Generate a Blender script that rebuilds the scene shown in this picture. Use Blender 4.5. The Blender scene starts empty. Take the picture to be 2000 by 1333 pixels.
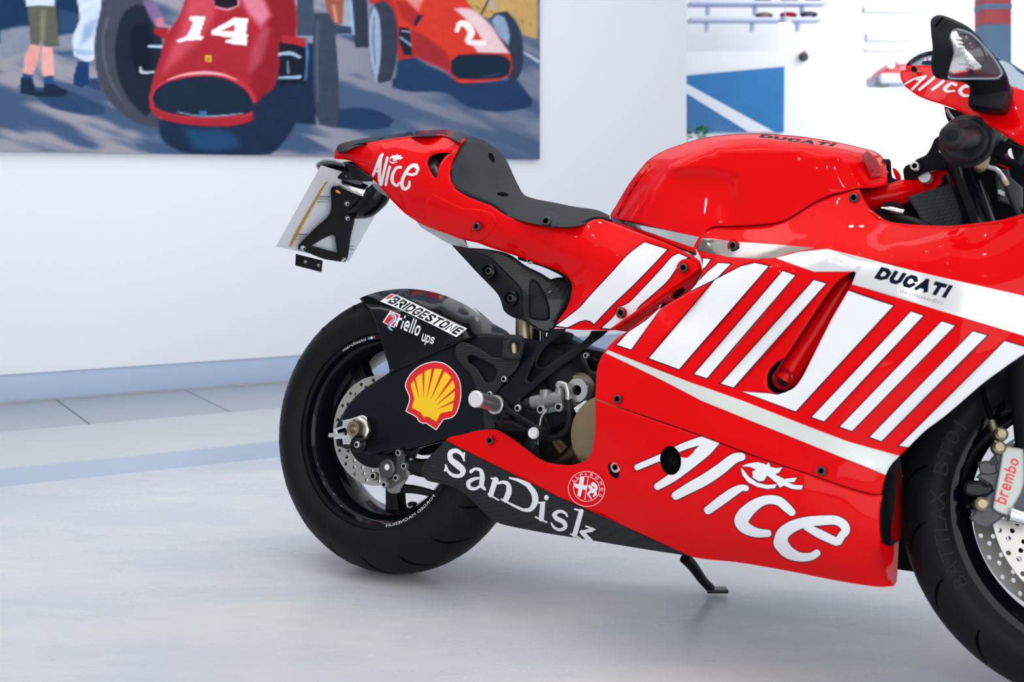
import bpy, bmesh, math, random
import numpy as np
from mathutils import Vector, Matrix
from mathutils.geometry import delaunay_2d_cdt

random.seed(7)
RNG = np.random.RandomState(11)
scene = bpy.context.scene
COL = scene.collection

# ------------------------------------------------------------------ camera
FPX, CAMH, HOR = 2500.0, 0.848, 380.0
cam_data = bpy.data.cameras.new('camera')
cam = bpy.data.objects.new('camera', cam_data)
COL.objects.link(cam)
cam.location = (0, 0, CAMH)
cam.rotation_euler = (math.pi / 2, 0, 0)
cam_data.sensor_width = 36.0
cam_data.lens = FPX / 2000.0 * 36.0
cam_data.shift_y = -(666.5 - HOR) / 2000.0
cam_data.clip_start = 0.05
cam_data.clip_end = 100
cam_data.dof.use_dof = True
cam_data.dof.focus_distance = 2.75
cam_data.dof.aperture_fstop = 5.0
scene.camera = cam

# ------------------------------------------------------------------ colour management, world, lights
scene.view_settings.view_transform = 'Standard'
scene.view_settings.look = 'None'
scene.view_settings.gamma = 1.0
scene.view_settings.use_curve_mapping = False
scene.view_settings.exposure = 0.0

world = bpy.data.worlds.new('showroom_world')
scene.world = world
world.use_nodes = True
wb = world.node_tree.nodes['Background']
wb.inputs[0].default_value = (0.90, 0.94, 1.0, 1)
wb.inputs[1].default_value = 0.50

def area_light(name, loc, target, sx, sy, power, color=(1, 1, 1)):
    d = bpy.data.lights.new(name, 'AREA')
    d.shape = 'RECTANGLE'; d.size = sx; d.size_y = sy
    d.energy = power; d.color = color
    o = bpy.data.objects.new(name, d); COL.objects.link(o)
    o.location = loc
    o.rotation_euler = (Vector(target) - Vector(loc)).to_track_quat('-Z', 'Y').to_euler()
    return o
area_light('ceiling_softbox_light', (0.2, 2.4, 3.3), (0.2, 2.7, 0), 4.6, 3.4, 44, (1.0, 0.985, 0.97))
area_light('ceiling_rear_light', (-0.9, 3.5, 3.2), (-0.3, 5.2, 0.9), 4.4, 0.8, 34, (0.98, 0.99, 1.0))
area_light('window_daylight', (4.6, 1.4, 2.0), (0.6, 2.6, 0.6), 2.6, 2.4, 56, (0.86, 0.93, 1.0))
area_light('camera_side_fill_light', (0.0, -2.8, 1.5), (0.2, 3.0, 0.5), 5.5, 2.8, 120, (0.96, 0.98, 1.0))  # added fill from behind the camera, lifts the low sides and floor
area_light('side_room_fill_light', (5.0, 8.8, 3.3), (4.6, 12.0, 1.2), 3.5, 2.5, 180, (0.95, 0.97, 1.0))  # added light that brightens the back wall of the side room
for i in range(6):
    for j in range(4):
        d = bpy.data.lights.new('ceiling_spot_lamp', 'SPOT')
        d.energy = 4.2; d.shadow_soft_size = 0.028; d.spot_size = 1.9; d.spot_blend = 0.6
        d.color = (1.0, 0.95, 0.86)
        o = bpy.data.objects.new('ceiling_spot_lamp', d); COL.objects.link(o)
        o.location = (-2.2 + i * 0.9, -1.2 + j * 1.1, 3.1)
        o.rotation_euler = (Vector((0.2, 2.6, 0.5)) - Vector(o.location)).to_track_quat('-Z', 'Y').to_euler()

# ------------------------------------------------------------------ materials
def lin(c):
    out = []
    for x in c[:3]:
        x = x / 255.0
        out.append(x / 12.92 if x <= 0.04045 else ((x + 0.055) / 1.055) ** 2.4)
    return tuple(out)

def setin(b, names, val):
    for n in names:
        if n in b.inputs:
            b.inputs[n].default_value = val
            return

def mat(name, color, rough=0.5, metal=0.0, coat=0.0, spec=0.5, emit=None, estr=0.0, trans=0.0, alpha=1.0,
        noise=None, bump=None, coat_rough=0.03, ior=None):
    m = bpy.data.materials.new(name); m.use_nodes = True
    nt = m.node_tree; b = nt.nodes['Principled BSDF']
    col = (*color, 1)
    b.inputs['Base Color'].default_value = col
    b.inputs['Roughness'].default_value = rough
    b.inputs['Metallic'].default_value = metal
    setin(b, ['Specular IOR Level', 'Specular'], spec)
    setin(b, ['Coat Weight', 'Clearcoat'], coat)
    setin(b, ['Coat Roughness', 'Clearcoat Roughness'], coat_rough)
    setin(b, ['Transmission Weight', 'Transmission'], trans)
    if ior: b.inputs['IOR'].default_value = ior
    if alpha < 1: b.inputs['Alpha'].default_value = alpha
    if emit is not None:
        setin(b, ['Emission Color', 'Emission'], (*emit, 1)); b.inputs['Emission Strength'].default_value = estr
    tc = None
    if noise or bump:
        tc = nt.nodes.new('ShaderNodeTexCoord')
    if noise:      # (scale, amount)
        n = nt.nodes.new('ShaderNodeTexNoise'); n.inputs['Scale'].default_value = noise[0]; n.inputs['Detail'].default_value = 5
        nt.links.new(tc.outputs['Object'], n.inputs['Vector'])
        mx = nt.nodes.new('ShaderNodeMix'); mx.data_type = 'RGBA'
        k = 1 - noise[1]
        mx.inputs['A'].default_value = (color[0] * k, color[1] * k, color[2] * k, 1)
        mx.inputs['B'].default_value = (min(1, color[0] * (1 + noise[1])), min(1, color[1] * (1 + noise[1])), min(1, color[2] * (1 + noise[1])), 1)
        nt.links.new(n.outputs['Fac'], mx.inputs['Factor'])
        nt.links.new(mx.outputs['Result'], b.inputs['Base Color'])
    if bump:       # (scale, strength)
        n2 = nt.nodes.new('ShaderNodeTexNoise'); n2.inputs['Scale'].default_value = bump[0]; n2.inputs['Detail'].default_value = 3
        nt.links.new(tc.outputs['Object'], n2.inputs['Vector'])
        bp = nt.nodes.new('ShaderNodeBump'); bp.inputs['Strength'].default_value = bump[1]; bp.inputs['Distance'].default_value = 0.001
        nt.links.new(n2.outputs['Fac'], bp.inputs['Height'])
        nt.links.new(bp.outputs['Normal'], b.inputs['Normal'])
    return m

def carbon_mat(name, c0, c1, rough, coat, scale=260):
    m = mat(name, c0, rough, 0.0, coat, 0.2)
    nt = m.node_tree; b = nt.nodes['Principled BSDF']
    tc = nt.nodes.new('ShaderNodeTexCoord')
    mp = nt.nodes.new('ShaderNodeMapping'); mp.inputs['Rotation'].default_value = (0, math.radians(45), 0)
    ck = nt.nodes.new('ShaderNodeTexChecker'); ck.inputs['Scale'].default_value = scale
    ck.inputs['Color1'].default_value = (*c0, 1); ck.inputs['Color2'].default_value = (*c1, 1)
    nt.links.new(tc.outputs['Object'], mp.inputs['Vector']); nt.links.new(mp.outputs['Vector'], ck.inputs['Vector'])
    nt.links.new(ck.outputs['Color'], b.inputs['Base Color'])
    return m

M = {}
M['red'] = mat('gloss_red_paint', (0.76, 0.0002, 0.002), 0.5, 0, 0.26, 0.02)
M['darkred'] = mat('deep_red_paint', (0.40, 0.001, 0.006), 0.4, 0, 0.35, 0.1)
M['white'] = mat('white_livery_paint', lin((236, 238, 241)), 0.5, 0, 0.15, 0.2)
M['navy'] = mat('navy_outline_paint', lin((8, 14, 46)), 0.5, 0, 0.0, 0.05)
M['ink'] = mat('dark_navy_lettering', lin((10, 24, 42)), 0.5, 0, 0.0, 0.05)
M['greyline'] = mat('thin_grey_lettering', lin((120, 125, 135)), 0.4)
M['silver'] = mat('mirror_silver_foil', (0.83, 0.84, 0.85), 0.13, 1.0, bump=(25, 0.12))
M['foil'] = mat('pale_silver_foil', (0.88, 0.89, 0.90), 0.2, 0.45, 0.4, bump=(18, 0.1))
M['bone'] = mat('pale_silver_stripe', lin((222, 227, 222)), 0.25, 0.15, 0.3)
M['inner'] = mat('black_inner_shell', (0.006, 0.007, 0.009), 0.7, spec=0.08)
M['satin'] = mat('satin_white_metal', (0.78, 0.79, 0.80), 0.4, 0.35)
M['black'] = mat('satin_black_paint', (0.005, 0.007, 0.010), 0.42, 0, 0.0, 0.15)
M['gloss'] = mat('gloss_black_paint', (0.003, 0.004, 0.007), 0.10, 0, 0.0, 0.2)
M['matte'] = mat('matte_black_metal', (0.009, 0.010, 0.012), 0.6, 0, 0, 0.12, bump=(400, 0.2))
M['swing'] = mat('black_swingarm_paint', (0.004, 0.006, 0.010), 0.42, 0, 0.0, 0.15)
M['tyre'] = mat('tyre_rubber', (0.007, 0.008, 0.010), 0.5, 0, 0, 0.12, noise=(30, 0.25), bump=(300, 0.15))
M['recess_dark'] = mat('recess_shade_black', (0.001, 0.001, 0.001), 0.9, spec=0.05)  # near-black paints in the shade of grooves, sockets and small recesses
M['seat'] = mat('grey_foam_seat', lin((46, 50, 55)), 0.75, 0, 0, 0.3, bump=(900, 0.3))
M['carbon'] = carbon_mat('gloss_carbon_weave', (0.006, 0.007, 0.008), (0.022, 0.024, 0.026), 0.3, 0.25)
M['mcarbon'] = carbon_mat('matte_carbon_weave', (0.011, 0.013, 0.016), (0.022, 0.025, 0.029), 0.6, 0.0)
M['steel'] = mat('brushed_steel', (0.52, 0.51, 0.49), 0.32, 1.0, noise=(60, 0.2))
M['chrome'] = mat('polished_aluminium', (0.80, 0.80, 0.80), 0.16, 1.0)
M['alu'] = mat('satin_aluminium', (0.62, 0.62, 0.63), 0.36, 0.9)
M['grey'] = mat('grey_cast_metal', (0.24, 0.25, 0.25), 0.42, 0.6, noise=(50, 0.2))
M['dgrey'] = mat('dark_cast_metal', (0.075, 0.080, 0.085), 0.45, 0.6, noise=(40, 0.3))
M['bronze'] = mat('bronze_engine_cover', (0.24, 0.175, 0.10), 0.42, 0.5)
M['pipe'] = mat('heat_tinted_exhaust_pipe', (0.22, 0.15, 0.09), 0.33, 1.0, noise=(14, 0.6))
M['shock'] = mat('brass_tinted_cylinder', (0.33, 0.28, 0.19), 0.35, 0.9, noise=(12, 0.3))
M['disc'] = mat('steel_brake_disc', (0.50, 0.48, 0.45), 0.38, 0.9, noise=(25, 0.15))
M['bolt'] = mat('dark_steel_bolt', (0.08, 0.085, 0.09), 0.35, 0.8)
M['cool'] = mat('blue_grey_frame_metal', (0.05, 0.12, 0.19), 0.4, 0.3)
M['hose'] = mat('black_rubber_hose', (0.008, 0.008, 0.009), 0.45, spec=0.25)
M['yellow'] = mat('yellow_decal', lin((250, 200, 0)), 0.4, 0, 0.3)
M['decalred'] = mat('red_decal', lin((222, 0, 18)), 0.4, 0, 0.3)
M['blue'] = mat('blue_decal', lin((70, 150, 215)), 0.4, 0, 0.3)
M['rubber'] = mat('black_grip_rubber', (0.009, 0.011, 0.014), 0.45, spec=0.25)
M['plate'] = mat('white_acrylic_plate', lin((226, 232, 238)), 0.3, 0, 0.2)
M['clear'] = mat('clear_acrylic', (0.85, 0.92, 1.0), 0.03, trans=0.93, ior=1.25)
M['smoke'] = mat('smoked_lens', (0.055, 0.042, 0.060), 0.15, coat=0.4)
M['dimfoil'] = mat('dimmed_reflection_foil', (0.27, 0.24, 0.235), 0.16, 1.0, bump=(14, 0.4))  # red-grey reflections put into the base colour of the silver foil
M['lensedge'] = mat('pale_lens_edge', (0.22, 0.27, 0.33), 0.2, coat=0.4)
M['screen'] = mat('tinted_windscreen', lin((205, 225, 245)), 0.06, trans=0.5, coat=0.5, ior=1.2)
M['caliper'] = mat('pale_grey_caliper_paint', (0.50, 0.52, 0.50), 0.4, 0.3)
M['gold'] = mat('yellowed_plate_edge', lin((190, 150, 50)), 0.4)
M['tarnish'] = mat('worn_white_paint', lin((225, 228, 232)), 0.5)

# ------------------------------------------------------------------ projection helpers
class Frame:
    """A plane family in the place: points at lateral distance v (towards the viewer's side) of a frame."""
    def __init__(s, R, O):
        s.R = np.array(R, float); s.O = np.array(O, float)
    def local_cam(s):
        return s.R.T @ (np.array([0, 0, CAMH]) - s.O)
    def to_local(s, P, v):
        P = np.atleast_2d(np.asarray(P, float)); v = np.asarray(v, float) * np.ones(len(P))
        C = s.local_cam()
        D = np.stack([(P[:, 0] - 1000) / FPX, np.ones(len(P)), (HOR - P[:, 1]) / FPX], 1) @ s.R
        t = (-v - C[1]) / D[:, 1]
        return C + D * t[:, None]
    def world(s, L):
        return np.atleast_2d(L) @ s.R.T + s.O
    def U(s, P, v):           # in bike coordinates
        return BK.from_world(s.world(s.to_local(P, v)))
    def from_world(s, W):
        return (np.atleast_2d(W) - s.O) @ s.R

def rot(ax, a):
    return np.array(Matrix.Rotation(a, 3, Vector(ax)))

YAW, LEAN = 0.5374, 0.173
BK = Frame(rot((0, 0, 1), -YAW) @ rot((1, 0, 0), -LEAN), (-0.2845, 2.8626, 0.002))
def U(px, py, v):
    return Vector(BK.U([(px, py)], v)[0])

ZA = (520, 220, 4.165); ZB = (840, 230, 4.9375); ZC = (540, 540, 4.165); ZD = (540, 820, 4.0391)
ZE = (860, 470, 4.5975); ZF = (860, 640, 4.761); ZG = (1160, 240, 3.7037); ZH = (1060, 460, 3.702)
ZI = (1500, 440, 3.332); ZJ = (1640, 0, 5.128); ZK = (1640, 230, 5.5556); ZL = (1640, 780, 2.411)
ZM = (820, 820, 3.702); ZN = (1160, 820, 3.226); ZP = (0, 0, 3.3333); ZQ = (520, 0, 3.5714)
ZO = (0, 0, 1.0)
def Z(fr, s):
    out = []
    for w in s.split():
        a = w.split(',')
        out.append((fr[0] + float(a[0]) / fr[2], fr[1] + float(a[1]) / fr[2]))
    return out
def Z3(fr, s):
    return [(fr[0] + a / fr[2], fr[1] + b / fr[2], v) for a, b, v in (tuple(map(float, w.split(','))) for w in s.split())]

def smooth_poly(pts, corner=42, step=7.0, closed=True):
    """Catmull-Rom through the points, keeping sharp corners."""
    n = len(pts); P = [np.array(p, float) for p in pts]; out = []
    def is_corner(i):
        if not closed and (i == 0 or i == n - 1): return True
        a = P[i] - P[i - 1]; b = P[(i + 1) % n] - P[i]
        na, nb = np.linalg.norm(a), np.linalg.norm(b)
        if na < 1e-6 or nb < 1e-6: return True
        return math.degrees(math.acos(max(-1, min(1, float(a @ b) / (na * nb))))) > corner
    cr = [is_corner(i) for i in range(n)]
    for i in range(n if closed else n - 1):
        p1, p2 = P[i], P[(i + 1) % n]
        p0 = P[i - 1] if not cr[i] else p1 - (p2 - p1)
        p3 = P[(i + 2) % n] if not cr[(i + 1) % n] else p2 + (p2 - p1)
        L = np.linalg.norm(p2 - p1); k = max(1, int(L / step))
        a = (p0 - p1); da = max(np.linalg.norm(a), 1e-6); dc = max(np.linalg.norm(p3 - p2), 1e-6)
        t1 = (p2 - p0) / (da + L) * L; t2 = (p3 - p1) / (L + dc) * L
        if cr[i] and cr[(i + 1) % n]: t1 = t2 = p2 - p1
        for j in range(k):
            t = j / k
            h = (2 * t**3 - 3 * t * t + 1) * p1 + (t**3 - 2 * t * t + t) * t1 + (-2 * t**3 + 3 * t * t) * p2 + (t**3 - t * t) * t2
            out.append(tuple(h))
    if not closed: out.append(tuple(P[-1]))
    return out

def offset_poly(pts, d):
    """Grow (d>0) a closed polygon by d with mitred corners."""
    P = [np.array(p, float) for p in pts]; n = len(P)
    A = sum(P[i][0] * P[(i + 1) % n][1] - P[(i + 1) % n][0] * P[i][1] for i in range(n))
    s = 1 if A > 0 else -1; out = []
    for i in range(n):
        a = P[i] - P[i - 1]; b = P[(i + 1) % n] - P[i]
        a = a / max(np.linalg.norm(a), 1e-9); b = b / max(np.linalg.norm(b), 1e-9)
        na = np.array([a[1], -a[0]]) * s; nb = np.array([b[1], -b[0]]) * s
        m = na + nb; k = max(float(m @ m), 0.5)
        out.append(tuple(P[i] + m * (2 * d / k) * 1.0 if k > 0.5 else P[i] + m / max(np.linalg.norm(m), 1e-6) * d * 1.4))
    return out

def brush(pts, grow=0.0, sub=6):
    """Variable-width stroke with round ends; pts = (x, y, width). Returns one closed polygon."""
    P = [np.array(p, float) for p in pts]
    if len(P) == 1: P = [P[0] - np.array([.2, 0, 0]), P[0] + np.array([.2, 0, 0])]
    n = len(P); Q = []
    for i in range(n - 1):
        p1, p2 = P[i], P[i + 1]
        p0 = P[i - 1] if i else 2 * p1 - p2
        p3 = P[i + 2] if i + 2 < n else 2 * p2 - p1
        for j in range(sub):
            t = j / sub
            Q.append(0.5 * ((2 * p1) + (-p0 + p2) * t + (2 * p0 - 5 * p1 + 4 * p2 - p3) * t * t + (-p0 + 3 * p1 - 3 * p2 + p3) * t**3))
    Q.append(P[-1]); L = []; R = []
    for i, q in enumerate(Q):
        a = Q[min(i + 1, len(Q) - 1)] - Q[max(i - 1, 0)]
        d = a[:2] / max(np.linalg.norm(a[:2]), 1e-9); nn = np.array([-d[1], d[0]])
        w = q[2] / 2 + grow
        L.append(q[:2] + nn * w); R.append(q[:2] - nn * w)
    def cap(q, a):
        d = a[:2] / max(np.linalg.norm(a[:2]), 1e-9); nn = np.array([-d[1], d[0]]); w = q[2] / 2 + grow
        return [q[:2] + nn * w * math.cos(t) + d * w * 0.8 * math.sin(t) for t in (0.5, 1.05, 1.57, 2.1, 2.64)]
    return [tuple(p) for p in L + cap(Q[-1], Q[-1] - Q[-2]) + R[::-1] + cap(Q[0], Q[0] - Q[1])]

def brushes(fr, strokes, grow=0.0):
    """Strokes given in the units of frame fr; grow in pixels."""
    out = []
    for s in strokes:
        pts = []
        for w in s.split():
            a = list(map(float, w.split(',')))
            pts.append((fr[0] + a[0] / fr[2], fr[1] + a[1] / fr[2], a[2] / fr[2]))
        out.append([brush(pts, grow)])
    return out

def text_loops(body, quad, grow=0.0, bold=0.0, res=3, spacing=1.0):
    """Outlines of a word in the built-in font, laid into a quad (bl, tl, tr, br)."""
    cu = bpy.data.curves.new('t', 'FONT'); cu.body = body; cu.fill_mode = 'NONE'
    cu.resolution_u = res; cu.offset = bold + grow; cu.space_character = spacing
    o = bpy.data.objects.new('t', cu); COL.objects.link(o)
    dg = bpy.context.evaluated_depsgraph_get()
    me = bpy.data.meshes.new_from_object(o.evaluated_get(dg))
    co = [v.co.copy() for v in me.vertices]; nb = {}
    for e in me.edges:
        a, b = e.vertices; nb.setdefault(a, []).append(b); nb.setdefault(b, []).append(a)
    seen = set(); loops = []
    for s in nb:
        if s in seen: continue
        lp = [s]; seen.add(s); cur = s
        while True:
            nx = [q for q in nb[cur] if q not in seen]
            if not nx: break
            cur = nx[0]; seen.add(cur); lp.append(cur)
        if len(lp) > 2: loops.append([(co[i].x, co[i].y) for i in lp])
    bpy.data.objects.remove(o); bpy.data.meshes.remove(me); bpy.data.curves.remove(cu)
    g = bold + grow
    xs = [p[0] for l in loops for p in l]; ys = [p[1] for l in loops for p in l]
    x0, x1, y0, y1 = min(xs) + grow, max(xs) - grow, min(ys) + grow, max(ys) - grow
    bl, tl, tr, br = [np.array(q, float) for q in quad]; out = []
    for l in loops:
        q = []
        for x, y in l:
            a = (x - x0) / (x1 - x0); b = (y - y0) / (y1 - y0)
            p = bl * (1 - a) * (1 - b) + br * a * (1 - b) + tl * (1 - a) * b + tr * a * b
            if not q or np.linalg.norm(np.array(q[-1]) - p) > 0.05: q.append(tuple(p))
        if len(q) > 2: out.append(q)
    return out

GLY = {'D': (.6, '0,0 0,1|0,1 .35,1 .6,.76 .6,.24 .35,0 0,0'), 'U': (.6, '0,1 0,.25 .15,0 .45,0 .6,.25 .6,1'), 'C': (.6, '.6,.74 .45,1 .15,1 0,.75 0,.25 .15,0 .45,0 .6,.26'),
 'A': (.66, '0,0 .33,1|.33,1 .66,0|.14,.3 .52,.3'), 'T': (.62, '0,1 .62,1|.31,1 .31,0'), 'I': (0, '0,0 0,1'), 'B': (.6, '0,0 0,1 .42,1 .56,.86 .56,.66 .42,.52 0,.52|.3,.52 .45,.5 .6,.36 .6,.15 .45,0 0,0'),
 'R': (.6, '0,0 0,1 .45,1 .6,.86 .6,.62 .45,.46 0,.46|.3,.46 .6,0'), 'G': (.6, '.6,.8 .45,1 .15,1 0,.75 0,.25 .15,0 .45,0 .6,.2 .6,.48 .34,.48'), 'E': (.5, '.5,1 0,1 0,0 .5,0|0,.52 .45,.52'),
 'S': (.6, '.6,.84 .48,1 .12,1 0,.86 0,.7|.0,.72 .6,.28|.6,.3 .6,.14 .48,0 .12,0 0,.16'), 'O': (.6, '.3,1 .12,1 0,.8 0,.2 .12,0 .3,0|.3,0 .48,0 .6,.2 .6,.8 .48,1 .3,1'), 'N': (.6, '0,0 0,1 .6,0 .6,1'),
 'r': (.3, '0,0 0,.68|0,.4 .1,.64 .3,.67'), 'i': (0, '0,0 0,.52|0,.93 0,.99'), 'e': (.44, '.0,.34 .40,.34|.44,.3 .44,.52 .33,.67 .2,.67|.25,.67 .12,.67 0,.5 0,.16 .12,0 .42,0'), 'l': (0, '0,0 0,1.04'),
 'o': (.44, '.22,.67 .1,.67 0,.5 0,.16 .1,0 .22,0|.22,0 .34,0 .44,.16 .44,.5 .34,.67 .22,.67'), 'u': (.4, '0,.67 0,.15 .1,0 .28,0 .4,.15|.4,.67 .4,0'), 'p': (.42, '0,-.32 0,.67|0,.6 .3,.67 .42,.5 .42,.16 .3,0 0,.04'),
 's': (.38, '.37,.56 .28,.67 .1,.67 0,.57 0,.45 .08,.38|.03,.4 .35,.26|.3,.29 .38,.22 .38,.1 .28,0 .1,0 0,.1'), 'b': (.42, '0,0 0,1.04|0,.6 .3,.67 .42,.5 .42,.16 .3,0 0,.04'), 'm': (.66, '0,0 0,.67|0,.5 .12,.67 .24,.67 .33,.5 .33,0|.33,.5 .45,.67 .57,.67 .66,.5 .66,0'),
 'L': (.5, '0,1 0,0 .5,0'), 'F': (.5, '.5,1 0,1 0,0|0,.5 .42,.5'), 'M': (.7, '0,0 0,1 .35,.3 .7,1 .7,0')}
def ribbon(pl, t):
    P = [np.array(p) for p in pl]; n = len(P); L = []; R = []
    for i in range(n):
        a = P[i] - P[max(i - 1, 0)] if i else P[1] - P[0]; b = P[i + 1] - P[i] if i < n - 1 else a
        a = a / np.linalg.norm(a); b = b / np.linalg.norm(b); na = np.array([-a[1], a[0]]); nb = np.array([-b[1], b[0]])
        m = na + nb; k = max(float(m @ m), 1.2); m = m * (t / k)
        e = -a * 0 
        if i == 0: e = -a * t * .0
        L.append(P[i] + m + e); R.append(P[i] - m + e)
    return [tuple(p) for p in L + R[::-1]]
def stroke_word(word, quad, t=.24, gap=.16, grow=0.0):
    """Heavy block lettering: list of single-loop groups laid into a quad (bl, tl, tr, br)."""
    x = t / 2; segs = []
    for ch in word:
        w, d = GLY[ch]
        for pl in d.split('|'):
            q = [tuple(map(float, p.split(','))) for p in pl.split()]
            q = [(x + a, t / 2 + b * (1 - t)) for a, b in q]
            # extend ends of upright strokes so that caps reach the line
            q = [np.array(p) for p in q]
            for i0, i1 in ((0, 1), (-1, -2)):
                dd = q[i0] - q[i1]; dd /= np.linalg.norm(dd); q[i0] = q[i0] + dd * t / 2
            segs.append(ribbon(q, t + grow * 2))
        x += w + t + gap
    W_ = x - gap - t / 2; bl, tl, tr, br = [np.array(q, float) for q in quad]; out = []
    for r in segs:
        out.append([[tuple(bl * (1 - a / W_) * (1 - b) + br * a / W_ * (1 - b) + tl * (1 - a / W_) * b + tr * a / W_ * b) for a, b in r]])
    return out

def seg_dist(P, poly, closed=True):
    A = np.array(poly, float); B = np.roll(A, -1, 0)
    if not closed: A, B = A[:-1], B[:-1]
    d = np.full(len(P), 1e9)
    for a, b in zip(A, B):
        ab = b - a; L = ab @ ab
        t = np.clip(((P - a) @ ab) / max(L, 1e-12), 0, 1)
        q = P - (a + t[:, None] * ab)
        d = np.minimum(d, np.sqrt((q * q).sum(1)))
    return d
def inside(P, poly):
    x, y = P[:, 0], P[:, 1]; c = np.zeros(len(P), bool); n = len(poly); j = n - 1
    for i in range(n):
        xi, yi = poly[i]; xj, yj = poly[j]
        if yi != yj:
            c ^= ((yi > y) != (yj > y)) & (x < (xj - xi) * (y - yi) / (yj - yi) + xi)
        j = i
    return c

class Surf:
    """Lateral depth as a smooth function over the side view (thin-plate spline), plus optional relief."""
    def __init__(s, ctrl, frame=None, relief=None, lam=0.0):
        s.fr = frame or BK; s.relief = relief; s.const = None; s.edge = None
        if isinstance(ctrl, (int, float)): s.const = float(ctrl); return
        C = np.array(ctrl, float); s.C = C[:, :2]; n = len(C); s.fall = None
        K = s.k(s.C, s.C) + lam * np.eye(n)
        P = np.concatenate([np.ones((n, 1)), s.C / 1000], 1)
        A = np.block([[K, P], [P.T, np.zeros((3, 3))]])
        s.w = np.linalg.solve(A, np.concatenate([C[:, 2], np.zeros(3)]))
    def k(s, A, B):
        r2 = ((A[:, None] - B[None]) ** 2).sum(2) / 1e6
        return r2 * np.log(r2 + 1e-12) * 0.5
    def g(s, P):
        P = np.asarray(P, float)
        if s.const is not None: v = np.full(len(P), s.const)
        else:
            v = s.k(P, s.C) @ s.w[:-3] + s.w[-3] + (P / 1000) @ s.w[-2:]
        if s.relief: v = s.relief(P, v)
        if s.edge:
            loops, w, dep = s.edge
            d = np.full(len(P), 1e9)
            for l in loops: d = np.minimum(d, seg_dist(P, l))
            v = v - dep * np.clip(1 - d / w, 0, 1) ** 2
        return v
    def S(s, P, dv=0.0):
        P = np.asarray(P, float)
        return s.fr.U(P, s.g(P) + dv)
    def N(s, P, e=0.6):
        P = np.asarray(P, float)
        dx = s.S(P + [e, 0]) - s.S(P - [e, 0]); dy = s.S(P + [0, e]) - s.S(P - [0, e])
        n = np.cross(dx, dy); n /= np.linalg.norm(n, axis=1)[:, None] + 1e-12
        camb = BK.local_cam(); sg = np.sign(((camb - s.S(P)) * n).sum(1)); sg[sg == 0] = 1
        return n * sg[:, None]

def new_obj(name, me, parent=None):
    o = bpy.data.objects.new(name, me); COL.objects.link(o)
    if parent is not None: o.parent = parent
    return o

def sm(x): x = np.clip(x, 0, 1); return x * x * (3 - 2 * x)

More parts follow.
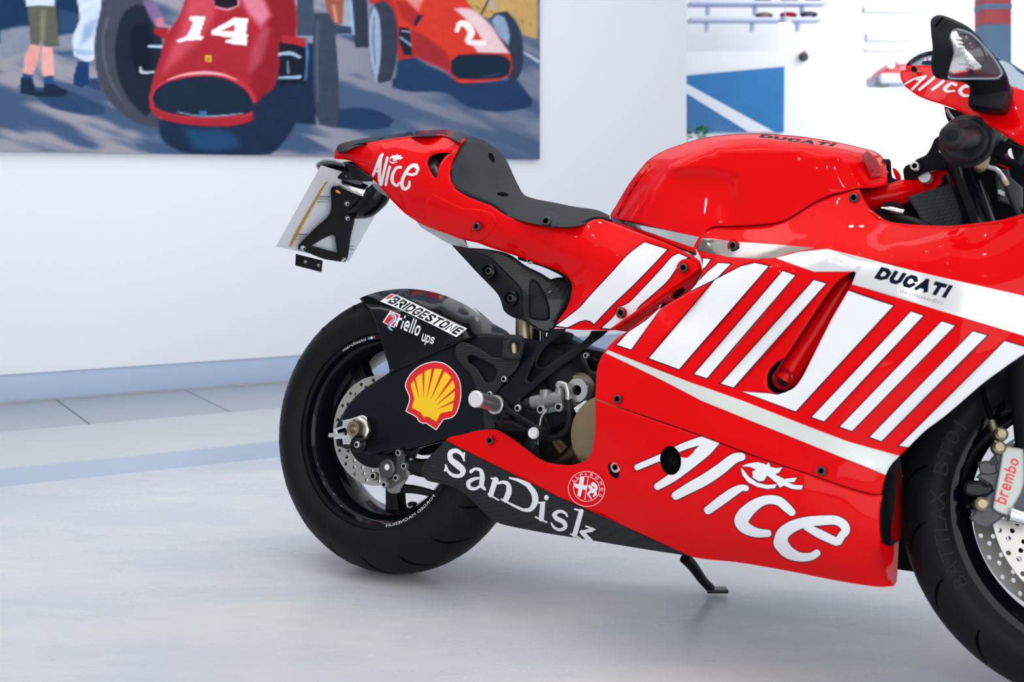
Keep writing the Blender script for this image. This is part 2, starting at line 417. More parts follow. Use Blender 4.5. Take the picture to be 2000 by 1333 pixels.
def panel(name, parent, surf, outline, m, paints=(), holes=(), thick=0.004, step=13, edge=(5, 0.0025), smooth=True,
          inner='inner', mirror=None, corner=42, dv=0.0, label=None):
    """A shell with real thickness following surf inside outline; paints = [(material, [loops])...] are faces of the shell."""
    out = smooth_poly(outline, corner, max(step * .6, 2.5)) if smooth else smooth_poly(outline, -1, max(step * .6, 3))
    hl = [smooth_poly(h, corner, max(step * .5, 2)) for h in holes]
    s = Surf.__new__(Surf); s.__dict__.update(surf.__dict__)
    s.edge = ([out] + hl, edge[0], edge[1]) if edge else None
    O = np.array(out)
    x0, y0 = O.min(0); x1, y1 = O.max(0)
    gx, gy = np.meshgrid(np.arange(x0 + step / 2, x1, step), np.arange(y0 + step / 2, y1, step))
    G = np.stack([gx.ravel(), gy.ravel()], 1); G += RNG.uniform(-.15, .15, G.shape) * step
    if len(G):
        G = G[inside(G, out)]
        if len(G): G = G[seg_dist(G, out) > step * .45]
    pts = [tuple(p) for p in G]
    if edge:
        for lp, sg in [(out, -1)] + [(h, 1) for h in hl]:
            for f in (0.45, 1.0):
                q = np.array(offset_poly(lp, sg * edge[0] * f)); d = seg_dist(q, lp)
                q = q[(d > edge[0] * f * 0.75)]
                q = q[inside(q, out)] if len(q) else q
                pts += [tuple(p) for p in q]
    V = [Vector((float(a), float(b))) for a, b in pts]; F = []; tag = []
    def addloop(lp, t):
        if sum(p[0] * q[1] - q[0] * p[1] for p, q in zip(lp, lp[1:] + lp[:1])) < 0: lp = lp[::-1]
        b = len(V); V.extend(Vector((float(a), float(c))) for a, c in lp)
        F.append(list(range(b, b + len(lp)))); tag.append(t)
    addloop(out, ('o',))
    for h in hl: addloop(h, ('h',))
    mats = [m]; li = 0; layers = []
    for pm, loops in paints:
        if pm not in mats: mats.append(pm)
        layers.append(mats.index(pm))
        for l in loops: addloop(l, ('p', li))
        li += 1
    vc, ed, fc, _, _, of = delaunay_2d_cdt(V, [], F, 0, 1e-4, True)
    P = np.array([(v.x, v.y) for v in vc]); TT = np.array([list(f) for f in fc if len(f) == 3])
    ce = P[TT].mean(1); e1 = P[TT[:, 1]] - P[TT[:, 0]]; e2 = P[TT[:, 2]] - P[TT[:, 0]]
    ok = inside(ce, out) & (abs(e1[:, 0] * e2[:, 1] - e1[:, 1] * e2[:, 0]) > 1e-5)
    for h in hl: ok &= ~inside(ce, h)
    TT = TT[ok]; ce = ce[ok]; mi = np.zeros(len(TT), int)
    for (pm, loops), k in zip(paints, layers):
        c = np.zeros(len(ce), bool)
        for l in loops:
            A = np.array(l); x0, y0 = A.min(0); x1, y1 = A.max(0)
            sel = (ce[:, 0] > x0) & (ce[:, 0] < x1) & (ce[:, 1] > y0) & (ce[:, 1] < y1)
            if sel.any(): c[sel] ^= inside(ce[sel], l)
        mi[c] = k
    tris = [list(map(int, t)) for t in TT]; mi = [int(k) for k in mi]
    used = sorted({i for t in tris for i in t}); re = {a: b for b, a in enumerate(used)}
    P = P[used]; tris = [[re[i] for i in t] for t in tris]
    S3 = s.S(P, dv); N3 = s.N(P); B3 = s.S(P, dv - thick)
    # winding towards the viewer
    cb = BK.local_cam(); T = np.array(tris)
    nn = np.cross(S3[T[:, 1]] - S3[T[:, 0]], S3[T[:, 2]] - S3[T[:, 0]])
    fl = (nn * (cb - S3[T[:, 0]])).sum(1) < 0
    T[fl] = T[fl][:, ::-1]
    cnt = {}
    for t in T:
        for a, b in ((t[0], t[1]), (t[1], t[2]), (t[2], t[0])):
            cnt[(a, b)] = 1
    rim = [(a, b) for (a, b) in cnt if (b, a) not in cnt]
    n = len(P); mats2 = mats + [inner]
    def build(S3, B3, N3, T, rim, mi, mats2, nm, lay_in):
        faces = [list(map(int, t)) for t in T] + [[int(t[2]) + n, int(t[1]) + n, int(t[0]) + n] for t in T]
        verts = list(S3) + list(B3); mm = list(mi) + [lay_in] * len(T)
        nor = [N3[i] for t in T for i in t] + [-N3[i] for t in T for i in t[::-1]]
        for a, b in rim:
            i = len(verts); verts += [S3[b], S3[a], B3[a], B3[b]]
            q = np.cross(S3[a] - S3[b], B3[a] - S3[b]); L = np.linalg.norm(q); q = q / L if L > 1e-12 else N3[a]
            faces.append([i, i + 1, i + 2, i + 3]); mm.append(0); nor += [q] * 4
        me = bpy.data.meshes.new(nm); me.from_pydata([tuple(map(float, v)) for v in verts], [], faces)
        for x in mats2: me.materials.append(M[x])
        me.polygons.foreach_set('material_index', mm)
        me.polygons.foreach_set('use_smooth', [True] * len(faces))
        me.update()
        try: me.normals_split_custom_set([tuple(map(float, q)) for q in nor])
        except Exception as e: print('normals', nm, e)
        return new_obj(nm, me, parent)
    o = build(S3, B3, N3, T, rim, mi, mats2, name, len(mats2) - 1)
    if label: o['label'] = label
    if mirror:
        X = np.array([1, -1, 1.0])
        build(S3 * X, B3 * X, N3 * X, T[:, ::-1], [(b, a) for a, b in rim], [0] * len(T), [mirror, inner], name, 1)
    return o

def raw_mesh(name, verts, faces, m, parent=None, sharp=35, smooth=True):
    me = bpy.data.meshes.new(name); me.from_pydata([tuple(map(float, v)) for v in verts], [], faces)
    mm = [m] if isinstance(m, str) else m
    for x in mm: me.materials.append(M[x])
    bm = bmesh.new(); bm.from_mesh(me); bmesh.ops.recalc_face_normals(bm, faces=bm.faces); bm.to_mesh(me); bm.free()
    if smooth:
        me.polygons.foreach_set('use_smooth', [True] * len(me.polygons))
        me.set_sharp_from_angle(angle=math.radians(sharp))
    return new_obj(name, me, parent)

def basis(d):
    d = Vector(d).normalized(); a = Vector((0, 0, 1)) if abs(d.z) < .9 else Vector((1, 0, 0))
    u = d.cross(a).normalized(); return u, d.cross(u).normalized(), d

def lathe_data(prof, c, axis, seg=24, verts=None, faces=None, closed=False, sides=None):
    verts = [] if verts is None else verts; faces = [] if faces is None else faces
    u, w, d = basis(axis); c = Vector(c); b = len(verts); k = len(prof)
    for r, h in prof:
        for j in range(seg):
            t = 2 * math.pi * j / seg
            verts.append(c + d * h + (u * math.cos(t) + w * math.sin(t)) * max(r, 1e-5))
    for i in range(k if closed else k - 1):
        i2 = (i + 1) % k
        for j in range(seg):
            j2 = (j + 1) % seg
            faces.append([b + i * seg + j, b + i * seg + j2, b + i2 * seg + j2, b + i2 * seg + j])
    if not closed:
        for i in (0, k - 1):
            if prof[i][0] > 1e-4: faces.append([b + i * seg + j for j in range(seg)])
    return verts, faces

def lathe(name, prof, c, axis, m, parent, seg=24, closed=False, sharp=35):
    v, f = lathe_data(prof, c, axis, seg, closed=closed)
    return raw_mesh(name, v, f, m, parent, sharp)

def tube_data(pts, rad, seg=14, verts=None, faces=None, sub=5, flat=1.0):
    verts = [] if verts is None else verts; faces = [] if faces is None else faces
    P = [Vector(p) for p in pts]; n = len(P); R = rad if isinstance(rad, (list, tuple)) else [rad] * n
    Q = []; RR = []
    for i in range(n - 1):
        p1, p2 = P[i], P[i + 1]; p0 = P[i - 1] if i else 2 * p1 - p2; p3 = P[i + 2] if i + 2 < n else 2 * p2 - p1
        k = 1 if n == 2 else sub
        for j in range(k):
            t = j / k
            Q.append(0.5 * ((2 * p1) + (-p0 + p2) * t + (2 * p0 - 5 * p1 + 4 * p2 - p3) * t * t + (-p0 + 3 * p1 - 3 * p2 + p3) * t**3))
            RR.append(R[i] * (1 - t) + R[i + 1] * t)
    Q.append(P[-1]); RR.append(R[-1]); b = len(verts)
    u = None
    for i, q in enumerate(Q):
        d = (Q[min(i + 1, len(Q) - 1)] - Q[max(i - 1, 0)]).normalized()
        if u is None: u, w, _ = basis(d)
        else:
            u = (u - d * u.dot(d)).normalized(); w = d.cross(u)
        for j in range(seg):
            t = 2 * math.pi * j / seg
            verts.append(q + (u * math.cos(t) + w * math.sin(t) * flat) * RR[i])
    for i in range(len(Q) - 1):
        for j in range(seg):
            j2 = (j + 1) % seg
            faces.append([b + i * seg + j, b + i * seg + j2, b + (i + 1) * seg + j2, b + (i + 1) * seg + j])
    faces.append([b + j for j in range(seg)]); faces.append([b + (len(Q) - 1) * seg + j for j in range(seg)])
    return verts, faces

def tube(name, p3, rad, m, parent, seg=14, frame=None, flat=1.0):
    """p3 = list of (px, py, v)."""
    fr = frame or BK
    pts = [Vector(fr.U([(a, b)], c)[0]) for a, b, c in p3]
    v, f = tube_data(pts, rad, seg, flat=flat)
    return raw_mesh(name, v, f, m, parent)

SIDE = Vector((0, -1, 0))
def bolt(px, py, v, r, parent, m='bolt', frame=None, axis=None, h=0.004, name='bolt', seg=20):
    fr = frame or BK
    c = Vector(fr.U([(px, py)], v)[0])
    ax = axis or (Vector(BK.from_world(fr.world([(0, -1, 0)]))[0]) - Vector(BK.from_world(fr.world([(0, 0, 0)]))[0]))
    prof = [(r, -h), (r, h * .6), (r * .82, h), (r * .56, h), (r * .52, h * .2), (0, h * .2)]
    v_, f_ = lathe_data(prof, c, ax, seg); o = raw_mesh(name, v_, f_, [m, 'recess_dark'], parent)
    o.data.polygons.foreach_set('material_index', [1 if i >= 3 * seg and i < 5 * seg else 0 for i in range(len(o.data.polygons))])  # inner socket faces coloured near-black for the shade inside
    return o

def disc_part(name, px, py, v, prof, m, parent, frame=None, seg=28, axis=None):
    fr = frame or BK
    c = Vector(fr.U([(px, py)], v)[0])
    ax = axis or (Vector(BK.from_world(fr.world([(0, -1, 0)]))[0]) - Vector(BK.from_world(fr.world([(0, 0, 0)]))[0]))
    return lathe(name, prof, c, ax, m, parent, seg)

def box_data(c, X, Y, Zv, sx, sy, sz, bev=0.0):
    bm = bmesh.new(); bmesh.ops.create_cube(bm, size=1.0)
    for v in bm.verts: v.co = Vector((v.co.x * sx, v.co.y * sy, v.co.z * sz))
    if bev > 0: bmesh.ops.bevel(bm, geom=list(bm.edges), offset=bev, segments=2, affect='EDGES', profile=0.6)
    X, Y, Zv = Vector(X), Vector(Y), Vector(Zv); c = Vector(c)
    for v in bm.verts: v.co = c + X * v.co.x + Y * v.co.y + Zv * v.co.z
    return bm
def box(name, c, s, m, parent=None, bev=0.004, R=None):
    Rm = Matrix.Identity(3) if R is None else Matrix(R)
    bm = box_data(c, Rm.col[0], Rm.col[1], Rm.col[2], *s, bev)
    bmesh.ops.recalc_face_normals(bm, faces=bm.faces)
    me = bpy.data.meshes.new(name); bm.to_mesh(me); bm.free(); me.materials.append(M[m])
    me.polygons.foreach_set('use_smooth', [True] * len(me.polygons)); me.set_sharp_from_angle(angle=math.radians(40))
    return new_obj(name, me, parent)
def pbox(name, px, py, v, s, m, parent, ang=0.0, bev=0.003, frame=None):
    """Box centred at a side-view point; s = (along, lateral, up) metres, turned by ang degrees in the side plane."""
    c = (frame or BK).U([(px, py)], v)[0]
    return box(name, c, s, m, parent, bev, Matrix.Rotation(math.radians(ang), 3, 'Y'))

def thing(name, label, cat, loc=(0, 0, 0), group=None):
    o = bpy.data.objects.new(name, None); COL.objects.link(o); o.location = loc
    o['label'] = label; o['category'] = cat
    if group: o['group'] = group
    return o
def tag(o, label, cat, group=None):
    o['label'] = label; o['category'] = cat
    if group: o['group'] = group
    return o
def struct(o): o['kind'] = 'structure'; return o

# ================================================================== THE ROOM
WP = np.array([-1.936, 4.84]); WD = np.array([.867, .498]); WD = WD / np.linalg.norm(WD)
WN = np.array([WD[1], -WD[0]])            # towards the viewer
def W(t, n, z):                           # wall coordinates -> world
    p = WP + WD * t + WN * n
    return Vector((p[0], p[1], z))
def wall_box(name, t0, t1, n0, n1, z0, z1, m, parent=None, bev=0.0):
    c = W((t0 + t1) / 2, (n0 + n1) / 2, (z0 + z1) / 2)
    R = Matrix(((WD[0], -WN[0], 0), (WD[1], -WN[1], 0), (0, 0, 1)))
    return box(name, c, (t1 - t0, abs(n1 - n0), z1 - z0), m, parent, bev, R)

M['wall'] = mat('white_wall_plaster', lin((236, 239, 245)), 0.85, 0, 0, 0.2, noise=(1.2, 0.012), bump=(180, 0.08))
M['plinth'] = mat('blue_grey_plinth_paint', lin((170, 187, 212)), 0.55, noise=(3, 0.04))
M['tile'] = mat('grey_floor_tile', lin((160, 168, 179)), 0.4, noise=(4, 0.04))
M['joint'] = mat('dark_tile_joint', lin((96, 102, 112)), 0.8)
M['ledge'] = mat('pale_plaster_ledge', lin((194, 201, 206)), 0.7, noise=(2.5, 0.06), bump=(60, 0.1))
M['riser'] = mat('shaded_step_riser', lin((180, 193, 211)), 0.6, noise=(4, 0.06))  # blue shade on the step's upright face put into its colour

# floor: pale resin with soft scuffs
M['floor'] = mat('pale_resin_floor', lin((214, 217, 222)), 0.3, 0, 0, 0.45)
nt = M['floor'].node_tree; b = nt.nodes['Principled BSDF']
tc = nt.nodes.new('ShaderNodeTexCoord')
mp = nt.nodes.new('ShaderNodeMapping'); mp.inputs['Rotation'].default_value = (0, 0, math.radians(28)); mp.inputs['Scale'].default_value = (1.0, 2.6, 1)
n1 = nt.nodes.new('ShaderNodeTexNoise'); n1.inputs['Scale'].default_value = 1.7; n1.inputs['Detail'].default_value = 7; n1.inputs['Roughness'].default_value = 0.62
n2 = nt.nodes.new('ShaderNodeTexNoise'); n2.inputs['Scale'].default_value = 14; n2.inputs['Detail'].default_value = 6
r1 = nt.nodes.new('ShaderNodeValToRGB'); r1.color_ramp.elements[0].position = .34; r1.color_ramp.elements[1].position = .62
r1.color_ramp.elements[0].color = (*lin((196, 203, 213)), 1); r1.color_ramp.elements[1].color = (*lin((213, 214, 217)), 1)
mx = nt.nodes.new('ShaderNodeMix'); mx.data_type = 'RGBA'; mx.blend_type = 'MULTIPLY'; mx.inputs['Factor'].default_value = 0.18
r2 = nt.nodes.new('ShaderNodeValToRGB'); r2.color_ramp.elements[0].position = .3; r2.color_ramp.elements[1].position = .55
r2.color_ramp.elements[0].color = (.80, .82, .86, 1); r2.color_ramp.elements[1].color = (1, 1, 1, 1)
nt.links.new(tc.outputs['Object'], mp.inputs['Vector'])
nt.links.new(mp.outputs['Vector'], n1.inputs['Vector']); nt.links.new(mp.outputs['Vector'], n2.inputs['Vector'])
nt.links.new(n1.outputs['Fac'], r1.inputs['Fac']); nt.links.new(n2.outputs['Fac'], r2.inputs['Fac'])
nt.links.new(r1.outputs['Color'], mx.inputs['A']); nt.links.new(r2.outputs['Color'], mx.inputs['B'])
nt.links.new(mx.outputs['Result'], b.inputs['Base Color'])
rr = nt.nodes.new('ShaderNodeMapRange'); rr.inputs['To Min'].default_value = 0.34; rr.inputs['To Max'].default_value = 0.2
nt.links.new(n1.outputs['Fac'], rr.inputs['Value']); nt.links.new(rr.outputs['Result'], b.inputs['Roughness'])
bp = nt.nodes.new('ShaderNodeBump'); bp.inputs['Strength'].default_value = .12; bp.inputs['Distance'].default_value = .002
n3 = nt.nodes.new('ShaderNodeTexNoise'); n3.inputs['Scale'].default_value = 90; n3.inputs['Detail'].default_value = 2
nt.links.new(tc.outputs['Object'], n3.inputs['Vector']); nt.links.new(n3.outputs['Fac'], bp.inputs['Height']); nt.links.new(bp.outputs['Normal'], b.inputs['Normal'])
struct(box('floor', (0.5, 5.0, -0.05), (16, 17, 0.1), 'floor'))

# the step in front of the wall: riser + pale ledge, then tiles, then the recessed skirting and the wall
def wall_depth(px, py, z):                # distance of a point (at height z, below the horizon) from the wall plane
    d = (CAMH - z) * FPX / (py - HOR); p = np.array([(px - 1000) / FPX * d, d])
    return float((p - WP) @ WN), float((p - WP) @ WD)
nR, _ = wall_depth(0, 951, 0.0); nL, _ = wall_depth(0, 844, 0.056)
T0, T1 = -3.0, 3.245
ledge = struct(wall_box('trim_1', T0, T1 + 1.6, nL, nR, 0.0, 0.056, 'ledge', None, 0.004))
struct(wall_box('trim_2', T0, T1 + 1.6, nR, nR + 0.004, 0.0, 0.050, 'riser', None))
base_t = struct(wall_box('trim_3', T0, T1 + 1.6, -0.05, nL, 0.0, 0.046, 'joint', None))
_, ta = wall_depth(114, 783.5, .056); _, tb = wall_depth(369, 765.5, .056)
pitch = tb - ta
k0 = int(math.floor((T0 - ta) / pitch)) + 1
for k in range(k0, 12):
    a = ta + k * pitch
    if a > T1 + 0.9: break
    t = wall_box('tile', a + .003, a + pitch - .003, 0.002, nL - .004, 0.044, 0.055, 'tile', base_t, 0.0012)
wz = CAMH - (733 - HOR) / FPX * WP[1]
struct(wall_box('baseboard_left', T0, T1, -0.03, 0.0, 0.062, wz, 'plinth', None, 0.001))
struct(wall_box('wall_left', T0, T1, -0.22, 0.006, wz, 3.3, 'wall', None, 0.004))

# ---------------- the painting: flat print as point colours on a canvas with real thickness
PT0, PT1, PZ0, PZ1 = -1.75, 2.363, 1.011, 2.35
def vnoise(X, Y, seed):
    r = np.random.RandomState(seed); T = r.rand(64, 64)
    xi = np.floor(X).astype(int); yi = np.floor(Y).astype(int); fx = X - xi; fy = Y - yi
    fx = fx * fx * (3 - 2 * fx); fy = fy * fy * (3 - 2 * fy)
    a = T[yi % 64, xi % 64]; b_ = T[yi % 64, (xi + 1) % 64]; c = T[(yi + 1) % 64, xi % 64]; d = T[(yi + 1) % 64, (xi + 1) % 64]
    return (a * (1 - fx) + b_ * fx) * (1 - fy) + (c * (1 - fx) + d * fx) * fy
def make_painting():
    nx, nz = 640, 210
    ts = np.linspace(PT0, PT1, nx); f = np.linspace(0, 1, nz)
    zs = np.where(f < .82, PZ0 + (1.80 - PZ0) * f / .82, 1.80 + (PZ1 - 1.80) * (f - .82) / .18)
    Tm, Zm = np.meshgrid(ts, zs)
    n0 = 0.035
    X = WP[0] + WD[0] * Tm + WN[0] * n0; Y = WP[1] + WD[1] * Tm + WN[1] * n0
    px = (1000 + FPX * X / Y).ravel(); py = (HOR - FPX * (Zm - CAMH) / Y).ravel()
    P = np.stack([px, py], 1)
    C = np.zeros((len(P), 3))
    base1 = np.array([148, 146, 158.]); base2 = np.array([66, 86, 118.])
    u = px * .8 + py * .6; w = -px * .35 + py * 1.0
    ns = .62 * vnoise(u / 120, w / 30, 1) + .28 * vnoise(u / 60, w / 14, 2) + .10 * vnoise(u / 26, w / 7, 3)
    k = sm((ns - .36) / .28)[:, None]
    C[:] = base1 * k + base2 * (1 - k)
    k = sm((px - 560) / 260)[:, None] * .45; C[:] = C * (1 - k) + np.array([84, 100, 128.]) * k
    def fill(fr, s, c, soft=2.5, hole=None, lo=None, tex=0.05):
        poly = smooth_poly(Z(fr, s), 55, 12) if isinstance(s, str) else s
        A = np.array(poly); x0, y0 = A.min(0) - 8; x1, y1 = A.max(0) + 8
        sel = np.where((px > x0) & (px < x1) & (py > y0) & (py < y1))[0]
        if not len(sel): return
        Q = P[sel]; d = seg_dist(Q, poly); ins = inside(Q, poly); d = np.where(ins, d, -d)
        a = sm((d + soft / 2) / soft)
        if hole is not None:
            hp = Z(fr, hole); dh = seg_dist(Q, hp); dh = np.where(inside(Q, hp), dh, -dh); a = a * (1 - sm((dh + 1) / 2))
        t = 1 + tex * 2 * (.6 * vnoise(Q[:, 0] / 17, Q[:, 1] / 9, 5) + .4 * vnoise(Q[:, 0] / 5, Q[:, 1] / 7, 9) - .5)
        C[sel] = C[sel] * (1 - a[:, None]) + (np.array(c, float) * t[:, None]) * a[:, None]
    def line(fr, s, c, soft=2):
        for l in brushes(fr, [s]): fill(None, l[0], c, soft)
    D = (28, 44, 70)
    fill(ZO, '-260,-200 200,-200 200,60 120,68 60,74 0,84 -260,120', (26, 52, 84), 10)
    fill(ZP, '0,200 190,170 330,240 480,215 560,260 600,330 560,300 430,330 200,330 0,400', (128, 136, 154), 10)
    fill(ZP, '380,60 520,90 500,215 390,215', (46, 70, 104), 8)
    fill(ZP, '120,560 440,590 560,640 690,700 680,745 560,750 330,700 240,640', (44, 68, 102), 6)
    fill(ZP, '560,510 640,510 670,600 570,570', (44, 66, 100), 6)
    fill(ZP, '180,40 360,35 375,150 385,300 290,305 265,250 250,300 200,285', (90, 92, 82), 3)
    fill(ZP, '265,60 300,70 290,290 262,240', (120, 122, 106), 6)
    fill(ZP, '160,-20 360,-20 358,42 250,36 172,42', (196, 208, 224), 3)
    fill(ZP, '200,288 268,300 245,400 212,490 150,480 160,370', (214, 152, 146), 3)
    fill(ZP, '272,300 345,310 352,490 282,500 268,400', (222, 164, 156), 3)
    fill(ZP, '150,478 212,488 208,540 140,530', (32, 74, 120)); fill(ZP, '283,498 348,492 350,560 290,560', (32, 74, 120))
    fill(ZP, '132,505 215,515 232,590 282,600 285,545 350,545 380,565 440,590 435,622 290,632 130,608', (26, 42, 64))
    fill(ZP, '500,-10 662,-10 645,150 622,290 618,385 572,408 478,360 475,230 518,130', (198, 210, 228), 3)
    fill(ZP, '560,150 640,120 600,230 520,300', (150, 172, 204), 12); fill(ZP, '480,320 610,330 600,360 500,352', (160, 180, 208), 6)
    fill(ZP, '508,398 576,402 582,545 530,572 476,550 478,505', (28, 58, 100))
    # left wheel
    fill(ZP, '690,-60 900,-90 1010,60 1030,300 1010,560 1050,840 930,815 830,770 730,680 655,560 622,420 618,250 645,110', (66, 70, 84), 3)
    fill(ZP, '770,180 810,80 890,30 1000,60 1060,300 1040,640 950,760 840,650 770,500 748,330', (28, 38, 54), 6)
    fill(ZP, '850,200 900,150 960,160 1000,300 980,480 900,500 860,380', (18, 28, 44), 10)
    line(ZP, '700,120,14 670,260,16 700,480,14 790,650,10', (88, 92, 106), 6)
    fill(ZP, '930,0 1000,0 1075,130 1060,180 1010,170 960,80', (120, 100, 140), 8)
    fill(ZP, '1010,120 1060,110 1070,175 1020,175', (200, 120, 140), 6)
    # shadow and nose of car 14
    fill(ZP, '1030,780 1050,900 1120,960 1250,1005 1760,1005 1840,930 1900,850 1930,780 2100,740 2150,300 1800,250 1400,700', D, 8)
    fill(ZP, '1200,840 1500,860 1560,950 1400,985 1250,960', (34, 70, 108), 20)
    fill(ZP, '1000,180 1100,180 1080,260 1000,215', (160, 36, 46)); line(ZP, '970,300,16 1060,305,22', (176, 196, 216)); line(ZP, '915,440,14 925,470,20 1005,470,12', (190, 200, 212))
    fill(ZP, '1220,-60 1900,-60 1930,100 1925,255 1822,262 1815,450 1785,560 1740,660 1680,760 1580,808 1400,822 1150,800 1020,760 976,710 970,640 1000,500 1040,380 1082,230 1165,110', (164, 40, 52), 3)
    fill(ZP, '1700,-60 1900,-60 1930,100 1922,255 1820,262 1810,450 1780,560 1700,690 1630,560 1690,330 1740,150', (140, 30, 42), 14)
    fill(ZP, '1230,-60 1380,-60 1400,60 1350,200 1230,330 1120,430 1060,480 1110,330 1190,140', (196, 72, 88), 22)
    fill(ZP, '1560,-60 1700,-60 1760,100 1700,180 1600,60', (214, 120, 142), 16)
    fill(ZP, '1640,320 1720,160 1760,190 1690,420 1620,470', (176, 66, 84), 16)
    fill(ZP, '1370,-40 1560,-40 1560,40 1480,72 1400,50', (214, 130, 150), 4); fill(ZP, '1380,-40 1552,-40 1545,36 1480,56 1400,36', (32, 28, 40), 3)
    fill(ZP, '975,640 1000,580 1080,520 1200,485 1330,470 1460,485 1560,520 1640,590 1672,680 1640,750 1590,760 1300,772 1120,750 990,700', (190, 52, 66), 3)
    line(ZP, '1090,520,6 1200,486,14 1330,474,20 1450,486,14 1540,520,6', (238, 170, 176), 3)
    fill(ZP, '990,640 1010,590 1080,540 1200,507 1330,495 1450,508 1550,550 1620,610 1655,680 1640,728 1590,745 1300,760 1120,740 1010,700', (28, 42, 60), 3)
    line(ZP, '1150,728,6 1300,756,8 1450,752,8 1580,738,5', (120, 160, 190)); fill(ZP, '1300,724 1345,724 1345,750 1300,750', (56, 110, 160))
    for s in ('1235,106 1340,106 1298,232 1325,238 1315,262 1215,265 1160,280 1150,262 1215,235 1258,140 1236,132',):
        fill(ZP, s, (238, 234, 238), 1.5, tex=.03)
    fill(None, Z(ZP, '1520,114 1616,120 1600,222 1620,228 1604,250 1612,268 1606,298 1530,290 1470,276 1465,262 1520,250 1380,226 1374,200 1500,130'), (238, 234, 238), 1.5, tex=.03)
    fill(None, Z(ZP, '1528,160 1528,205 1440,200'), (186, 60, 74), 1.5)
    fill(ZP, '1335,358 1380,362 1374,405 1336,400', (224, 172, 60), 2)
    line(ZP, '1350,375,6 1360,385,8 1352,395,6', (90, 60, 40), 1)
    # between the cars
    fill(ZQ, '500,0 640,0 640,240 500,240', (150, 160, 178), 10)
    fill(ZQ, '220,-60 330,-60 335,250 212,250', (62, 76, 96), 3)
    fill(ZQ, '400,-60 545,-60 532,165 500,175 480,160 430,100', (150, 88, 72), 4); line(ZQ, '470,40,24 490,150,20', (200, 140, 116), 4)
    fill(ZQ, '470,170 600,190 600,235 490,235', (50, 66, 92), 4)
    fill(ZQ, '90,300 270,275 290,420 275,590 90,600', (24, 32, 46), 3)
    fill(ZQ, '110,245 290,268 282,335 200,310 110,300', (170, 44, 52), 3)
    line(ZQ, '90,378,22 170,372,26 235,400,20', (160, 178, 200)); line(ZQ, '85,542,14 200,540,22 235,535,26', (150, 180, 210)); line(ZQ, '150,430,14 155,510,14', (120, 128, 140))
    line(ZQ, '278,270,14 285,380,18 275,560,12', (70, 120, 170))
    fill(ZQ, '-100,740 90,600 280,590 330,500 345,870 200,860 160,920 90,1000 20,1060 -60,1080', D, 8)
    fill(ZQ, '500,765 640,750 800,780 890,840 850,890 700,905 480,890', (36, 58, 92), 6)
    fill(ZQ, '340,95 440,95 470,170 492,350 505,600 505,850 470,890 372,870 340,750 325,500 325,250', (56, 66, 84), 3)
    line(ZQ, '360,150,20 352,400,22 362,700,18', (78, 88, 108), 6)
    # car 2
    fill(ZQ, '880,550 1000,535 1250,540 1500,575 1750,560 1800,620 1862,700 1845,748 1700,775 1550,775 1400,742 1250,650 1000,640 880,612', (36, 58, 92), 6)
    fill(ZQ, '930,300 1080,430 1270,520 1330,580 1200,600 1000,560 900,560', (36, 58, 92), 8)
    fill(ZQ, '590,-60 700,-60 718,330 622,332 600,200', (48, 56, 72), 3); line(ZQ, '590,0,16 600,150,22 610,240,14', (150, 175, 205), 4)
    fill(ZQ, '1330,-60 1890,-60 1890,270 1790,240 1750,150 1680,80 1560,130 1480,110', (192, 156, 98), 5)
    for a in range(9): line(ZQ, f'{1400+a*55},{20+a*18},5 {1440+a*50},{50+a*16},7', (120, 92, 62), 3)
    line(ZQ, '1560,0,20 1590,70,16', (150, 170, 200), 3); line(ZQ, '1500,100,12 1550,0,12', (50, 50, 60), 3)
    fill(ZQ, '1560,130 1600,90 1680,78 1750,170 1790,300 1785,480 1740,570 1690,560 1600,220', (46, 58, 78), 3)
    fill(ZQ, '1572,140 1610,100 1660,120 1700,250 1690,320 1600,220', (140, 158, 184), 5)
    fill(ZQ, '700,-60 900,-60 1000,120 1040,400 920,420 870,60 720,20', (176, 46, 48), 3)
    fill(ZQ, '720,100 760,20 830,8 880,55 918,250 902,450 870,562 790,582 745,520 715,300', (52, 60, 76), 3)
    fill(ZQ, '722,110 752,40 785,100 800,260 795,430 770,575 735,470 716,280', (150, 165, 190), 3); line(ZQ, '750,120,8 748,300,12 762,450,8', (90, 110, 140), 3)
    fill(ZQ, '930,190 1020,190 1025,390 960,380 930,300', (28, 38, 54), 3); line(ZQ, '935,260,12 1015,320,14', (140, 170, 200), 3); line(ZQ, '945,215,8 1010,225,10', (160, 180, 200), 2)
    fill(ZQ, '870,-60 1330,-60 1450,80 1560,170 1650,300 1710,400 1716,480 1680,540 1500,572 1330,572 1270,502 1100,420 1022,385 1000,200 930,180 900,60', (208, 58, 46), 3)
    fill(ZQ, '1010,200 1120,260 1280,400 1285,500 1330,570 1270,500 1100,420 1022,385', (158, 44, 50), 10)
    fill(ZQ, '900,0 1000,20 1080,110 1040,190 940,120', (170, 44, 44), 8); fill(ZQ, '1030,160 1050,110 1100,100 1060,160 1035,190', (40, 40, 52), 3)
    fill(ZQ, '960,-60 1120,-60 1060,80 980,0', (226, 130, 130), 10)
    fill(ZQ, '1310,60 1420,60 1560,170 1640,290 1700,372 1480,372 1430,300 1520,300 1440,180', (226, 196, 202), 6)
    for s in ('1330,215,30 1350,165,36 1400,175,50 1430,230,50 1410,290,40 1520,300,36',): line(ZQ, s, (242, 236, 236), 2)
    fill(ZQ, '1280,430 1335,378 1660,378 1712,425 1700,525 1640,552 1330,552 1276,505', (176, 50, 52), 3)
    fill(ZQ, '1292,425 1340,387 1655,387 1702,430 1692,518 1640,543 1330,545 1287,500', (26, 42, 60), 3)
    line(ZQ, '1500,530,5 1580,525,10 1650,505,6', (50, 76, 104), 3)
    line(ZQ, '1795,365,10 1830,385,16 1900,430,22', (176, 186, 200), 3)
